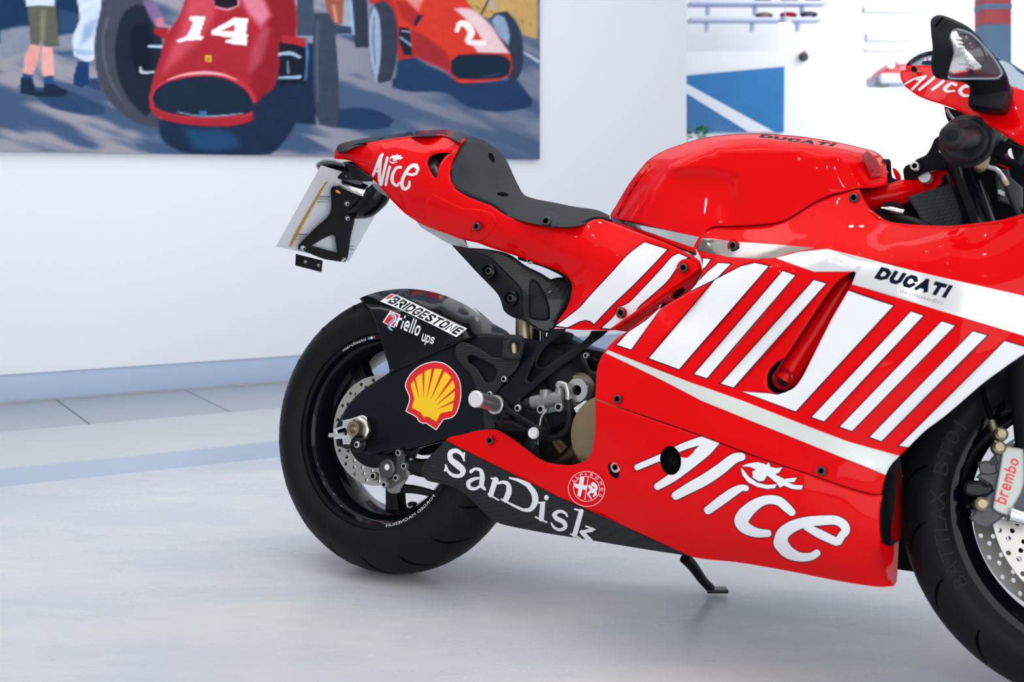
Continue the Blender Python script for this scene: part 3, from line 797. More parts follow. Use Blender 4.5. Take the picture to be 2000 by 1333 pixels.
    C2 = np.clip(C, 0, 255) / 255.0
    C2 = np.where(C2 <= .04045, C2 / 12.92, ((C2 + .055) / 1.055) ** 2.4) * 1.10
    verts = np.stack([X.ravel(), Y.ravel(), Zm.ravel()], 1)
    idx = np.arange(nx * nz).reshape(nz, nx)
    q = np.stack([idx[:-1, :-1], idx[:-1, 1:], idx[1:, 1:], idx[1:, :-1]], -1).reshape(-1, 4)
    me = bpy.data.meshes.new('canvas_print')
    me.vertices.add(len(verts)); me.vertices.foreach_set('co', verts.ravel())
    me.loops.add(q.size); me.loops.foreach_set('vertex_index', q.ravel())
    me.polygons.add(len(q)); me.polygons.foreach_set('loop_start', np.arange(0, q.size, 4)); me.polygons.foreach_set('loop_total', np.full(len(q), 4))
    me.update(); me.validate()
    at = me.color_attributes.new('paint', 'FLOAT_COLOR', 'POINT')
    at.data.foreach_set('color', np.concatenate([C2, np.ones((len(C2), 1))], 1).ravel())
    m = mat('painted_canvas', (.5, .5, .5), 0.8, 0, 0, 0.08)
    a = m.node_tree.nodes.new('ShaderNodeAttribute'); a.attribute_name = 'paint'
    m.node_tree.links.new(a.outputs['Color'], m.node_tree.nodes['Principled BSDF'].inputs['Base Color'])
    me.materials.append(m)
    return me
art = wall_box('painting', PT0, PT1, 0.010, 0.034, PZ0, PZ1, 'tarnish', None, 0.002)
M['edge'] = mat('canvas_edge', lin((120, 130, 148)), 0.8); art.data.materials[0] = M['edge']
tag(art, 'wide unframed painting of two red vintage racing cars on the left wall', 'painting')
cp = new_obj('canvas_print', make_painting(), art)

# ---------------- side room beyond the wall's end
def wp(px, py, d): return Vector(((px - 1000) / FPX * d, d, CAMH + (HOR - py) / FPX * d))
M['bright'] = mat('bright_white_wall', lin((246, 248, 252)), 0.8)
M['artblue'] = mat('blue_panel_print', lin((40, 122, 186)), 0.6, noise=(2.5, .3))
M['artlight'] = mat('white_stripe_print', lin((232, 238, 246)), 0.6)
M['artslate'] = mat('slate_blue_print', lin((60, 120, 180)), 0.6, noise=(2, .25))
M['beam'] = mat('pale_blue_beam', lin((206, 214, 240)), 0.6)
M['leaf'] = mat('green_leaf', lin((40, 130, 70)), 0.5)
M['postred'] = mat('red_post_paint', lin((205, 82, 92)), 0.5); M['postblue'] = mat('slate_post_paint', lin((110, 140, 175)), 0.5)
M['lamp'] = mat('lit_lamp_glass', (1, 1, 1), 0.3, emit=(1, .98, .93), estr=6)
struct(box('wall_back', (4.2, 12.6, 1.6), (9.0, .2, 3.6), 'bright', None, 0.0))
struct(box('wall_right', (8.4, 8.5, 1.6), (.2, 8.4, 3.6), 'bright', None, 0.0))
# partition carrying the blue panel
DP = 10.0
struct(box('wall_front', ((wp(1300, 0, DP).x + wp(1690, 0, DP).x) / 2, DP + .12, .984), (wp(1690, 0, DP).x - wp(1300, 0, DP).x, .2, 1.968), 'bright', None, 0.0))
pic = thing('wall_picture', 'blue wall picture with a diagonal white band in the bright side room', 'picture', tuple(wp(1420, 258, DP)))
def flat_poly(name, pts, th, m, parent):
    """Flat board: pts world, thickness away from the viewer."""
    n = len(pts); o = parent.location if parent else Vector((0, 0, 0))
    v = [Vector(p) - o for p in pts] + [Vector(p) + Vector((0, th, 0)) - o for p in pts]
    f = [list(range(n)), list(range(2 * n - 1, n - 1, -1))] + [[i, (i + 1) % n, (i + 1) % n + n, i + n] for i in range(n)]
    return raw_mesh(name, v, f, m, parent, smooth=False)
flat_poly('board', [wp(1290, 152, DP), wp(1532, 130, DP), wp(1531, 258, DP), wp(1290, 258, DP)], .03, 'artblue', pic)
flat_poly('white_band', [wp(1290, 128 + 6, DP - .003), wp(1340, 163, DP - .003), wp(1512, 258, DP - .003), wp(1462, 258, DP - .003), wp(1340, 182, DP - .003), wp(1290, 158, DP - .003)], .002, 'artlight', pic)
flat_poly('slate_area', [wp(1290, 160, DP - .003), wp(1340, 186, DP - .003), wp(1455, 258, DP - .003), wp(1290, 258, DP - .003)], .002, 'artslate', pic)
def long_shelf(px0, px1, py, d, lab):
    s = thing('display_shelf', lab, 'shelf', tuple(wp((px0 + px1) / 2, py, d)), 'shelves high on the side room wall')
    a, b_ = wp(px0, py, d), wp(px1, py, d)
    box('shelf_board', (0, 0, 0), (b_.x - a.x, .25, .03), 'beam', s, .004)
    for k in (.15, .5, .85): box('bracket', ((k - .5) * (b_.x - a.x), .08, -.05), (.03, .1, .08), 'beam', s, .004)
    return s
long_shelf(1345, 1610, 8, 11.8, 'pale shelf under the top row of small models')
long_shelf(1345, 1600, 40, 11.8, 'pale shelf under the lower row of small models')
MC = [(1490, 3, 'dgrey', 'grey'), (1542, 3, 'darkred', 'dark red'), (1588, 2, 'navy', 'dark blue'), (1492, 35, 'bronze', 'brown'), (1540, 34, 'darkred', 'dark red'), (1580, 33, 'dgrey', 'grey')]
for i, (x, y, m_, w_) in enumerate(MC):
    p = wp(x, y, 11.74) + Vector((0, 0, .022)); row = 'upper' if i < 3 else 'lower'
    t = thing('model_car', f'{w_} model car {["left", "in the middle", "right"][i % 3]} on the {row} display shelf', 'model car', tuple(p), 'model cars on the display shelves')
    bm = bmesh.new(); bmesh.ops.create_uvsphere(bm, u_segments=14, v_segments=8, radius=.5)
    for v in bm.verts: v.co = Vector((v.co.x * .17, v.co.y * .08, max(v.co.z, -.25) * .06))
    me = bpy.data.meshes.new('body'); bm.to_mesh(me); bm.free(); me.materials.append(M[m_]); new_obj('body', me, t)
    for sx in (-.05, .05): lathe('wheel', [(.0, -.045), (.014, -.045), (.014, .045), (0, .045)], (sx, 0, -.012), (0, 1, 0), 'tyre', t, 12)
for (a, b_, y, d, hh) in ((1685, 1825, 20, 11.0, .05), (1690, 1830, 74, 11.0, .07), (1688, 1800, 99, 11.0, .03)):
    p, q = wp(a, y, d), wp(b_, y, d)
    t = box('ceiling_rail', (p + q) / 2, (q.x - p.x, .08, hh), 'beam', None, .01)
    tag(t, {20: 'highest pale blue rail hanging in the side room', 74: 'thick middle pale blue rail hanging in the side room', 99: 'thin lowest pale blue rail hanging in the side room'}[y], 'rail', 'pale rails in the side room')
lp = thing('ceiling_lamp', 'small glowing round lamp hanging before the shelves', 'lamp', tuple(wp(1533, 52, 9.2)))
bm = bmesh.new(); bmesh.ops.create_uvsphere(bm, u_segments=20, v_segments=12, radius=.042)
for v in bm.verts: v.co.z *= .72
me = bpy.data.meshes.new('bulb'); bm.to_mesh(me); bm.free(); me.materials.append(M['lamp']); new_obj('bulb', me, lp)
lathe('lamp_shade', [(.0, .07), (.03, .07), (.05, .02), (.047, .02), (.027, .064), (0, .064)], (0, 0, 0), (0, 0, 1), 'beam', lp, 18)
lathe('cord', [(.004, .07), (.004, 1.1)], (0, 0, 0), (0, 0, 1), 'beam', lp, 8)
sens = thing('wall_sensor', 'small dark round sensor on the white partition above the blue picture', 'sensor', tuple(wp(1570, 111, DP)))
lathe('housing', [(0, 0), (.035, 0), (.035, .03), (.02, .045), (0, .045)], (0, .02, 0), (0, -1, 0), 'dgrey', sens, 16)
lathe('indicator', [(0, 0), (.014, 0), (.014, .01), (0, .012)], (0, -.01, .035), (0, -1, 0), 'postred', sens, 12)
# red display car nose on the far white plinth
dc = thing('display_car', 'red rounded car front shown on a white block in the side room', 'car', tuple(wp(1742, 160, 10.6)))
bm = bmesh.new(); bmesh.ops.create_uvsphere(bm, u_segments=28, v_segments=16, radius=.5)
for v in bm.verts:
    x, y, z = v.co; v.co = Vector((x * .34 + .04 * z, y * .5, .075 + max(z, -.12) * .19 + .10 * x))
me = bpy.data.meshes.new('bodywork'); bm.to_mesh(me); bm.free(); me.materials.append(mat('pale_red_car_paint', lin((250, 96, 96)), .3, coat=.4)); [setattr(p, 'use_smooth', True) for p in me.polygons]; new_obj('bodywork', me, dc)
for (x, z) in ((-.075, .115), (.0, .15), (.03, .155)): lathe('headlamp', [(0, .0), (.032, 0), (.03, .02), (0, .03)], (x, -.22, z), (0, -1, .2), 'bright', dc, 16)
box('bumper', (.0, -.02, .01), (.33, .46, .085), 'beam', dc, .03)
for x in (-.13, .12): lathe('wheel', [(.0, -.05), (.04, -.05), (.045, 0), (.04, .05), (0, .05)], (x, -.16, -.02), (1, 0, 0), 'grey', dc, 16)
pb = wp(1742, 176, 10.6)
db = tag(box('display_block', (pb.x + .25, 10.9, pb.z / 2 - .03), (1.5, .9, pb.z), 'bright', None, .01), 'tall plain white block under the red display car', 'plinth')
# post at the right
po = thing('support_post', 'square post painted red above and slate blue below', 'post', tuple(wp(1939, 380, 8.0) * 1.0)[:2] + (0,))
wpx = wp(1965, 0, 8.0).x - wp(1912, 0, 8.0).x; zc = wp(1939, 50, 8.0).z
box('lower_section', (0, 0, zc / 2), (wpx, wpx, zc), 'postblue', po, .004)
box('upper_section', (0, 0, zc + 1.0), (wpx, wpx, 2.0), 'postred', po, .004)
box('band', (0, 0, wp(1939, 16, 8.0).z), (wpx + .006, wpx + .006, .035), 'postblue', po, .002)
# potted plant behind the wall's end
pl = thing('potted_plant', 'green leafy plant just behind the end of the white wall', 'plant', (wp(1352, 380, 8.4).x, 8.4, 0))
lathe('pot', [(0, 0), (.13, 0), (.17, .34), (.15, .34), (.12, .05), (0, .05)], (0, 0, 0), (0, 0, 1), 'bright', pl, 20)
vv, ff = [], []; ztop0 = wp(1352, 250, 8.4).z
for i in range(7):
    a = i * .9; tube_data([(0, 0, .3), (.03 * math.cos(a), .03 * math.sin(a), .7), (.09 * math.cos(a), .09 * math.sin(a), ztop0 - .03 * i)], [.006, .005, .003], 6, vv, ff, 4)
raw_mesh('stem', vv, ff, 'leaf', pl)
lv, lf = [], []
ztop = wp(1352, 246, 8.4).z
for i in range(150):
    a = random.uniform(0, 6.28); r = random.uniform(.01, .13); z = random.uniform(.8, ztop); c = Vector((r * math.cos(a) , r * math.sin(a), z))
    d = Vector((math.cos(a), math.sin(a), random.uniform(-.3, .8))).normalized(); s_ = d.cross(Vector((0, 0, 1))).normalized()
    b0 = len(lv); L = random.uniform(.05, .09)
    lv += [c, c + d * L * .5 + s_ * L * .25, c + d * L, c + d * L * .5 - s_ * L * .25, c + d * L * .5 + Vector((0, 0, .01))]
    lf += [[b0, b0 + 1, b0 + 4], [b0 + 1, b0 + 2, b0 + 4], [b0 + 2, b0 + 3, b0 + 4], [b0 + 3, b0, b0 + 4]]
fo = raw_mesh('foliage', lv, lf, 'leaf', pl); fo['kind'] = 'stuff'

# ================================================================== THE MOTORCYCLE
bike = thing('motorcycle', 'red white-striped racing motorcycle standing on its side stand on the pale floor', 'motorcycle')
bike.matrix_world = Matrix([[*map(float, BK.R[i]), float(BK.O[i])] for i in range(3)] + [[0, 0, 0, 1]])

# ---------------- wheels (built in wheel coordinates: axle along local y)
RWC = Vector((0, 0, .313))
CAST = math.radians(23.5); STEER = .423
FWC = Vector((1.43, 0, .300))
ST = rot((-math.sin(CAST), 0, math.cos(CAST)), STEER)
FW = Frame(BK.R @ ST, BK.world([tuple(FWC)])[0])          # front wheel frame, turned by the steering
def rev(name, prof, m, parent, seg=96, closed=True, sharp=30):
    """Ring round the wheel axle; prof = (v, r), v towards the viewer."""
    vs, fs = [], []; k = len(prof)
    for v, r in prof:
        for j in range(seg):
            t = 2 * math.pi * j / seg; vs.append((r * math.cos(t), -v, r * math.sin(t)))
    for i in range(k if closed else k - 1):
        i2 = (i + 1) % k
        for j in range(seg):
            j2 = (j + 1) % seg; fs.append([i * seg + j, i * seg + j2, i2 * seg + j2, i2 * seg + j])
    return raw_mesh(name, vs, fs, m, parent, sharp)

def tyre_profile(w, R, rb, n=9):
    """Half profile crown -> bead, mirrored into a closed ring."""
    half = []
    for i in range(n):
        a = i / (n - 1) * math.radians(78)
        half.append((w / 2 * math.sin(a) / math.sin(math.radians(78)) , R - (R - rb) * .62 * (1 - math.cos(a)) / (1 - math.cos(math.radians(78)))))
    half += [(w / 2 * .99, rb + (R - rb) * .26), (w / 2 * .93, rb + (R - rb) * .10), (w / 2 * .86, rb)]
    inner = [(w / 2 * .80, rb), (w / 2 * .84, rb + (R - rb) * .3), (w / 2 * .6, R - (R - rb) * .4), (0, R - .02)]
    full = [(-v, r) for v, r in half[::-1]] + half[1:] + inner + [(-v, r) for v, r in inner[::-1][1:]]
    return full, half

def disc_with_holes(name, r0, r1, v, th, holes, m, parent, lobes=0):
    """Flat ring in wheel coordinates with real drilled holes; holes = (r, angle, radius)."""
    V, F = [], []
    def ring(r, n, cx=0, cy=0, ph=0, am=0, lob=0):
        b = len(V); V.extend(Vector((cx + (r + am * math.cos(lob * 2 * math.pi * j / n)) * math.cos(ph + 2 * math.pi * j / n), cy + (r + am * math.cos(lob * 2 * math.pi * j / n)) * math.sin(ph + 2 * math.pi * j / n))) for j in range(n)); F.append(list(range(b, b + n)))
    ring(r1, 120); ring(r0, 120 if lobes else 72, 0, 0, 0, .004 if lobes else 0, lobes)
    for hr, ha, hs in holes: ring(hs, 10, hr * math.cos(ha), hr * math.sin(ha))
    vc, ed, fc, _, _, of = delaunay_2d_cdt(V, [], F, 0, 1e-6, True)
    fs = [f for f, o in zip(fc, of) if 0 in o and 1 not in o and not any(i > 1 for i in o)]
    n = len(vc); verts = [(p.x, -v, p.y) for p in vc] + [(p.x, -v + th, p.y) for p in vc]
    ec = {}
    for f in fs:
        for a, b in ((f[0], f[1]), (f[1], f[2]), (f[2], f[0])): ec[(a, b)] = 1
    faces = [list(f) for f in fs] + [[i + n for i in f[::-1]] for f in fs] + [[a, b, b + n, a + n] for (a, b) in ec if (b, a) not in ec]
    me = bpy.data.meshes.new(name); me.from_pydata(verts, [], faces); me.materials.append(M[m])
    bm = bmesh.new(); bm.from_mesh(me); bmesh.ops.delete(bm, geom=[x for x in bm.verts if not x.link_faces], context='VERTS'); bmesh.ops.recalc_face_normals(bm, faces=bm.faces); bm.to_mesh(me); bm.free()
    return new_obj(name, me, parent)

def spoke_mesh(r0, r1, w0, w1, v0, v1, th):
    st = 6; vs, fs = [], []
    for i in range(st + 1):
        t = i / st; r = r0 + (r1 - r0) * t; w = w0 + (w1 - w0) * (t ** .8); 
        if i == st: w *= 1.5
        vv = v0 + (v1 - v0) * t * t
        for a, b in ((-1, -1), (-.8, 1), (.8, 1), (1, -1)): vs.append((a * w / 2 * (1 if b > 0 else 1.25), -(vv + b * th / 2), r))
    for i in range(st):
        for j in range(4):
            k = (j + 1) % 4; fs.append([i * 4 + j, i * 4 + k, (i + 1) * 4 + k, (i + 1) * 4 + j])
    fs += [[3, 2, 1, 0], [st * 4 + j for j in range(4)]]
    return vs, fs

def wheel(name, centre, Rm, w, R, rb, rimw, nspoke, a0, dr, dvs, twin):
    mw = Matrix.Translation(centre) @ Matrix([[*map(float, Rm[i]), 0] for i in range(3)] + [[0, 0, 0, 1]])
    lw = rimw / 2
    root = rev(name, [(lw - .002, rb + .014), (lw + .003, rb + .0125), (lw + .004, rb + .008), (lw + .003, rb - .001), (lw - .010, rb - .006), (lw - .018, rb - .016), (lw * .35, rb - .030),
                      (-lw * .35, rb - .030), (-lw + .018, rb - .016), (-lw + .010, rb - .006), (-lw - .003, rb - .001), (-lw - .004, rb + .008), (-lw, rb + .0135),
                      (-lw + .012, rb + .004), (-lw * .4, rb - .022), (lw * .4, rb - .022), (lw - .012, rb + .004)], 'gloss', bike)
    root.matrix_local = mw
    full, half = tyre_profile(w, R, rb + .011)
    ty = rev('tyre', full, 'tyre', root)
    # grooves of the tread: thin raised-edge sipes laid in the tread on both sides of the crown
    prof = np.array(half)
    vs, fs = [], []
    def onprof(s):      # s: 0 crown .. 1 shoulder
        k = s * 8.0; i = min(int(k), 7); f = k - i; return prof[i] * (1 - f) + prof[i + 1] * f
    for g in range(18):
        for side in (-1, 1):
            th0 = 2 * math.pi * (g + (.5 if side > 0 else 0)) / 18; pts = []
            for i in range(9):
                s = .18 + .62 * i / 8; th = th0 + .16 * (1 - (i / 8)) ** 1.6
                v, r = onprof(s); pts.append((v * side, r, th))
            b = len(vs)
            for i, (v, r, th) in enumerate(pts):
                hw = .0034 * math.sin(math.pi * (i + .6) / 9.2)
                for d in (-1, 1):
                    t = th + d * hw / r; vs.append(((r + .0006) * math.cos(t), -v * 1.002, (r + .0006) * math.sin(t)))
                    vs.append(((r - .004) * math.cos(t), -v * .99, (r - .004) * math.sin(t)))
            for i in range(8):
                q = b + i * 4; fs += [[q, q + 2, q + 6, q + 4], [q, q + 4, q + 5, q + 1], [q + 2, q + 3, q + 7, q + 6]]
    gr = raw_mesh('tread_groove', vs, fs, 'recess_dark', root); gr['kind'] = 'stuff'
    rev('hub', [(dvs + .004, .018), (dvs + .004, .034), (.03, .040), (-.03, .040), (-dvs - .004, .034), (-dvs - .004, .018)], 'gloss', root, 36)
    v, f = spoke_mesh(.034, rb - .020, .030, .017, .02, .012, .026)
    me0 = None
    for i in range(nspoke):
        for tw in ((-1, 1) if twin else (0,)):
            if me0 is None:
                o = raw_mesh('spoke', v, f, 'gloss', root); me0 = o.data
            else: o = new_obj('spoke', me0, root)
            o.rotation_euler = (0, a0 + 2 * math.pi * i / nspoke + tw * .055, 0)
    return root

rw = wheel('rear_wheel', RWC, np.eye(3), .200, .313, .2035, .158, 5, math.radians(173), 0, .05, True)
fw = wheel('front_wheel', FWC, ST, .120, .300, .2165, .094, 5, math.radians(200), 0, .05, True)
holes = [(r, 2 * math.pi * i / 20 + ph, .0044) for i in range(20) for r, ph in ((.0885, 0), (.099, .1), (.1105, .2))]
disc_with_holes('brake_disc', .078, .120, .087, .005, holes, 'disc', rw)
rev('disc_carrier', [(.088, .03), (.088, .082), (.080, .082), (.070, .045), (.062, .03)], 'gloss', rw, 48)
holes = [(r, 2 * math.pi * i / 26 + ph, .0042) for i in range(26) for r, ph in ((.126, 0), (.137, .08), (.147, .15), (.157, .05))]
for sg in (1, -1):
    disc_with_holes('brake_disc', .116, .165, .068 * sg, .005, holes, 'disc', fw)
    rev('disc_carrier', [(.072 * sg, .030), (.070 * sg, .112), (.060 * sg, .113), (.058 * sg, .05), (.050 * sg, .03)], 'matte', fw, 48)
    for i in range(10):
        a = 2 * math.pi * i / 10 + .2
        c = Vector((.114 * math.cos(a), -.070 * sg, .114 * math.sin(a)))
        lathe('disc_bobbin', [(0, -.004), (.008, -.004), (.008, .005), (.004, .006), (0, .006)], c, (0, -sg, 0), 'alu', fw, 14)

# writing on the rim and tyre
def arc_word(body, parent, r0, r1, a0, a1, v, m, name='lettering', bold=0.0):
    L = text_loops(body, [(0, 0), (0, 10), (100, 10), (100, 0)], bold=bold, res=2)
    V, F = [], []
    for l in L:
        if sum(p[0] * q[1] - q[0] * p[1] for p, q in zip(l, l[1:] + l[:1])) < 0: l = l[::-1]
        b = len(V); V += [Vector(p) for p in l]; F.append(list(range(b, b + len(l))))
    vc, ed, fc, _, _, of = delaunay_2d_cdt(V, [], F, 0, 1e-5, True)
    fs = [list(f) for f, o in zip(fc, of) if len(o) % 2]
    vs = []
    for p in vc:
        a = math.radians(a0 + (a1 - a0) * p.x / 100); r = r0 + (r1 - r0) * p.y / 10
        vs.append((r * math.cos(a), -v, r * math.sin(a)))
    return raw_mesh(name, vs, fs, m, parent, smooth=False)
arc_word('marchesini', rw, .2030, .2100, 125, 106, .0842, 'tarnish', 'rim_lettering', .03)
arc_word('FORGED MAGNESIUM', rw, .2100, .2040, -36, -76, .0842, 'tarnish', 'rim_lettering', .03)
arc_word('BATTLAX', fw, .238, .262, 215, 178, .0605, 'black', 'tyre_lettering', .02)
arc_word('BT01', fw, .238, .262, 172, 150, .0605, 'black', 'tyre_lettering', .02)
for i, mm in enumerate(('blue', 'tarnish', 'decalred')):
    a = math.radians(103.5 - i * 2.0)
    lathe('rim_dot', [(0, 0), (.0034, 0), (.0034, .0006), (0, .0006)], (.2065 * math.cos(a), -.0835, .2065 * math.sin(a)), (0, -1, 0), mm, rw, 12)
tube('valve_stem', [(812, 985, .02), (805, 984, .03), (800, 986, .045)], [.004, .0045, .005], 'matte', rw)
for o in [x for x in bpy.data.objects if x.name.startswith('valve_stem')]: o.parent = rw; o.matrix_parent_inverse = rw.matrix_local.inverted()

# ---------------- bodywork surfaces (lateral depth in metres over the side view)
def C(s): return [tuple(map(float, w.split(','))) for w in s.split()]
duct_relief = None
S_side = Surf(C('''1165,700,.235 1165,780,.25 1300,600,.225 1360,500,.21 1370,455,.205 1430,450,.2 1500,440,.2 1580,405,.2 1677,372,.19 1700,412,.2
 1765,440,.21 1865,445,.235 1964,432,.25 2060,400,.25 1400,540,.25 1500,505,.262 1590,520,.266 1620,487,.262 1750,475,.265 1850,462,.262 1680,545,.275
 1800,560,.28 2000,560,.275 2060,500,.27 1750,700,.28 1900,700,.275 2000,692,.26 1850,800,.255 1756,892,.24 1600,780,.278 1400,780,.272 1300,760,.268
 1480,820,.275 1600,900,.265 1700,950,.25 1721,966,.24 1284,821,.265 1640,560,.266 1590,620,.262 1540,690,.258 1500,735,.258 1300,650,.258 1400,640,.262 1450,700,.262
 1500,600,.262 1665,600,.279 1625,680,.281 1580,760,.279 1480,470,.228 1700,455,.225 1560,455,.225 1430,490,.225'''), lam=6e-4)
S_belly = Surf(C('''825,920,.13 871,860,.14 885,848,.14 966,839,.15 1052,895,.18 1133,905,.215 1163,840,.245 1165,780,.25 1284,821,.265 1470,889,.27 1600,932,.263
 1721,966,.24 1719,1050,.235 1740,1141,.17 1625,1133,.16 1532,1114,.155 1439,1099,.15 1333,1085,.14 1160,1057,.12 1063,1041,.11 968,1020,.10 900,960,.11 950,930,.15
 1100,980,.19 1300,1000,.235 1500,1040,.24 1650,1060,.235 1400,950,.262 1240,920,.245 1250,880,.255 1625,1110,.205 1439,1075,.195 1250,1045,.18 1090,1025,.15'''), lam=5e-4)
TANK_TOP = Z(ZG, '112,690 120,668 160,600 200,530 250,450 300,380 345,325 395,270 445,235 500,205 570,177 650,150 720,128 800,108 900,93 1000,84 1100,79 1200,77 1350,86 1500,99 1600,113 1700,130 1850,160 1950,185 2000,196 2050,215 2085,245 2108,280')
def tank_relief(P, v):
    x, y = P[:, 0], P[:, 1]
    v = v - .017 * sm((y - 322 - (x - 1290) * .06) / 24) * sm((1452 - x) / 36) * sm((x - 1215) / 120) * sm((460 - y) / 120)
    d = seg_dist(P, TANK_TOP, False)
    w = 62 - 30 * sm((x - 1210) / 240)
    f = 1 - np.clip(1 - d / w, 0, 1) ** 2.1
    return v * f - .03 * (1 - f)
S_tank = Surf(C('''1192,422,.125 1241,440,.145 1322,478,.19 1360,488,.205 1376,453,.205 1430,443,.205 1530,432,.205 1581,402,.2 1677,369,.186 1732,359,.155
 1250,350,.155 1300,300,.17 1400,270,.185 1550,265,.195 1650,290,.185 1480,380,.206 1725,320,.14 1580,340,.202'''), relief=tank_relief, lam=4e-4)
S_tail = Surf(C('''655,300,.03 657,288,.03 712,283,.055 760,272,.07 808,266,.075 856,264,.08 897,278,.1 688,316,.04 724,347,.05 760,386,.065 808,429,.085 868,455,.1
 920,470,.105 1012,501,.115 1090,529,.13 1116,560,.14 1108,600,.145 1085,640,.15 1158,645,.165 1199,644,.18 720,310,.078 780,320,.105 780,370,.1 860,400,.13 930,430,.145
 900,376,.135 882,340,.13 960,403,.145 1022,432,.15 1109,444,.155 1158,430,.15 1191,432,.14 1262,460,.17 1343,495,.2 1370,525,.205 1300,560,.2 1250,600,.19
 1000,460,.152 1100,490,.168 1200,500,.185 1200,570,.187 1130,590,.167 840,300,.11 870,300,.115 760,285,.085 850,285,.1'''), lam=3e-4)
S_seat = Surf(C('''1191,432,.12 1158,428,.14 1139,437,.15 1069,441,.155 982,416,.145 931,390,.14 901,376,.135 883,350,.13 882,320,.125 890,300,.12 905,277,.1 910,271,.09
 941,273,.04 957,282,.0 990,315,-.04 1002,341,-.05 1012,361,-.05 1023,380,-.04 1042,388,-.02 1083,396,-.01 1123,404,-.01 1164,410,0 1190,421,.04 930,320,.105 950,360,.11
 970,330,.05 1000,385,.085 1050,420,.135 1120,425,.125 1160,420,.09'''), lam=3e-4)

# ---------------- tail
AL_T = ['865,520,20 900,430,24 925,370,26 945,340,24', '935,350,22 925,430,26 920,520,26 925,590,14', '895,480,18 925,470,18',
        '985,365,22 965,450,24 935,590,22', '1005,440,22 985,520,22 972,590,22', '1095,445,24 1060,450,22 1030,500,26 1025,560,26 1060,595,22 1085,570,16',
        '1165,560,18 1160,600,24 1130,622,26 1105,600,28 1110,540,28 1150,465,30 1190,430,30 1225,430,28', '1215,440,30 1235,455,24 1215,500,22', '1150,500,20 1195,505,22 1225,490,16']
EYE_T = ['1000,385 1010,360 1030,345 1055,350 1065,332 1075,350 1100,345 1092,358 1115,365 1095,380 1060,385 1062,395 1045,378 1020,370', '998,388 1005,405 1030,418 1060,405 1066,395 1045,408 1020,402']
tail_out = Z(ZO, '''655,291 653,310 688,316 724,347 750.5,373.7 760,386 791,417 808,429 832,442 868,455 920,470 958,484 1012,501.5 1056,517 1090.6,529 1110,542 1116.7,553 1116.7,574 1108,600
 1090.6,626.6 1085,640 1120,644 1158,645 1199,645 1215,634 1250,612 1300,581 1345,552 1369,534 1371,522 1367,510 1343.6,495 1311,479 1262.6,460 1191.4,433 1175,428 1158,429.5 1139.7,438.6
 1109,444.7 1069,442.6 1022,433.5 982,417 961.5,403 931,391 901,377 883.5,361 879.5,343 881.5,321 889.6,301 903.8,278 900,276 897,277 875,265.6 856,263 808,265.6 760,271.6 712,280 683,289.6 673.7,297 659,297''')
ST1 = smooth_poly(Z(ZH, '735,50 900,102 770,240 640,372 500,505 370,642 350,622 312,612 272,620 200,655 180,665 95,655 180,592 270,520 340,440 500,268 620,138'), 35, 6)
ST2 = smooth_poly(Z(ZH, '985,132 1050,162 1015,178 980,205 962,242 900,330 780,440 690,520 645,600 505,673 428,669 520,580 540,525 620,490 700,412 850,252 940,152'), 35, 6)
tail = panel('tail_fairing', bike, S_tail, tail_out, 'red',
    [('navy', [offset_poly(ST1, 2.0)]), ('white', [ST1]), ('navy', [offset_poly(ST2, 2.0)]), ('white', [ST2])]
    + [('white', b_) for b_ in brushes(ZA, AL_T)] + [('white', [Z(ZA, e)]) for e in EYE_T] + [('white', b_) for b_ in brushes(ZA, ['1035,385,16 1045,392,16'])],
    holes=[Z(ZA, '1312,410 1330,360 1370,335 1440,327 1520,327 1470,345 1425,400 1400,460 1392,530 1370,530 1335,475')], mirror=None, step=12)
# far side of the tail, a touch shorter in height so it stays behind the near side
def mirrored(src, nm, m, shrink=1.0):
    me = src.data.copy(); me.name = nm; n = len(me.vertices); co = np.zeros(n * 3); me.vertices.foreach_get('co', co); co = co.reshape(-1, 3)
    co[:, 1] *= -1; cx, cz = co[:, 0].mean(), co[:, 2].mean(); co[:, 0] = cx + (co[:, 0] - cx) * shrink; co[:, 2] = cz + (co[:, 2] - cz) * shrink - (1 - shrink) * .12; me.vertices.foreach_set('co', co.ravel()); me.flip_normals(); me.materials.clear(); me.materials.append(M[m])
    me.polygons.foreach_set('material_index', [0] * len(me.polygons)); me.update()
    o = new_obj(nm, me, src.parent); return o
# raised red lip between air opening and seat
panel('seat_surround', tail, Surf([(p[0], p[1], p[2] + .004) for p in C('880,300,.118 905,277,.105 870,380,.13 851,330,.1 853,360,.1 862,310,.1 900,400,.135')]),
      Z(ZB, '330,200 345,208 318,235 252,350 212,450 203,560 218,640 250,672 185,672 100,622 70,575 78,490 110,420 200,345 285,235 310,205'), 'red', thick=.006, edge=(4, .003), step=8)
panel('exhaust_outlet', bike, Surf(.055), Z(ZA, '1290,300 1560,300 1560,560 1290,560'), 'pipe', thick=.01, edge=None, step=30)
tube('exhaust_pipe', [(838, 318, .10), (850, 340, .07), (872, 360, .04)], [.02, .022, .024], 'steel', bike, 20)
panel('tail_cover', bike, Surf(C('660,284,.035 707,271,.01 760,264,-.01 796,258,-.02 868,253,-.02 880,255,-.02 920,265,0 937,271,.03 905,277,.1 875,266,.082 808,266,.077 712,281,.057 660,295,.034')),
      Z(ZO, '660.5,283.6 683,277 707,271.6 760,264 796,258 830,255 868,253.3 880,255 900,259 920,265.6 938,272 911,271 904,276 898,280 875,268 856,265.6 808,268 760,274 712,282.4 684,291 675,299 659,297.5 657,291'), 'gloss', thick=.003, edge=(3, .002), step=6)
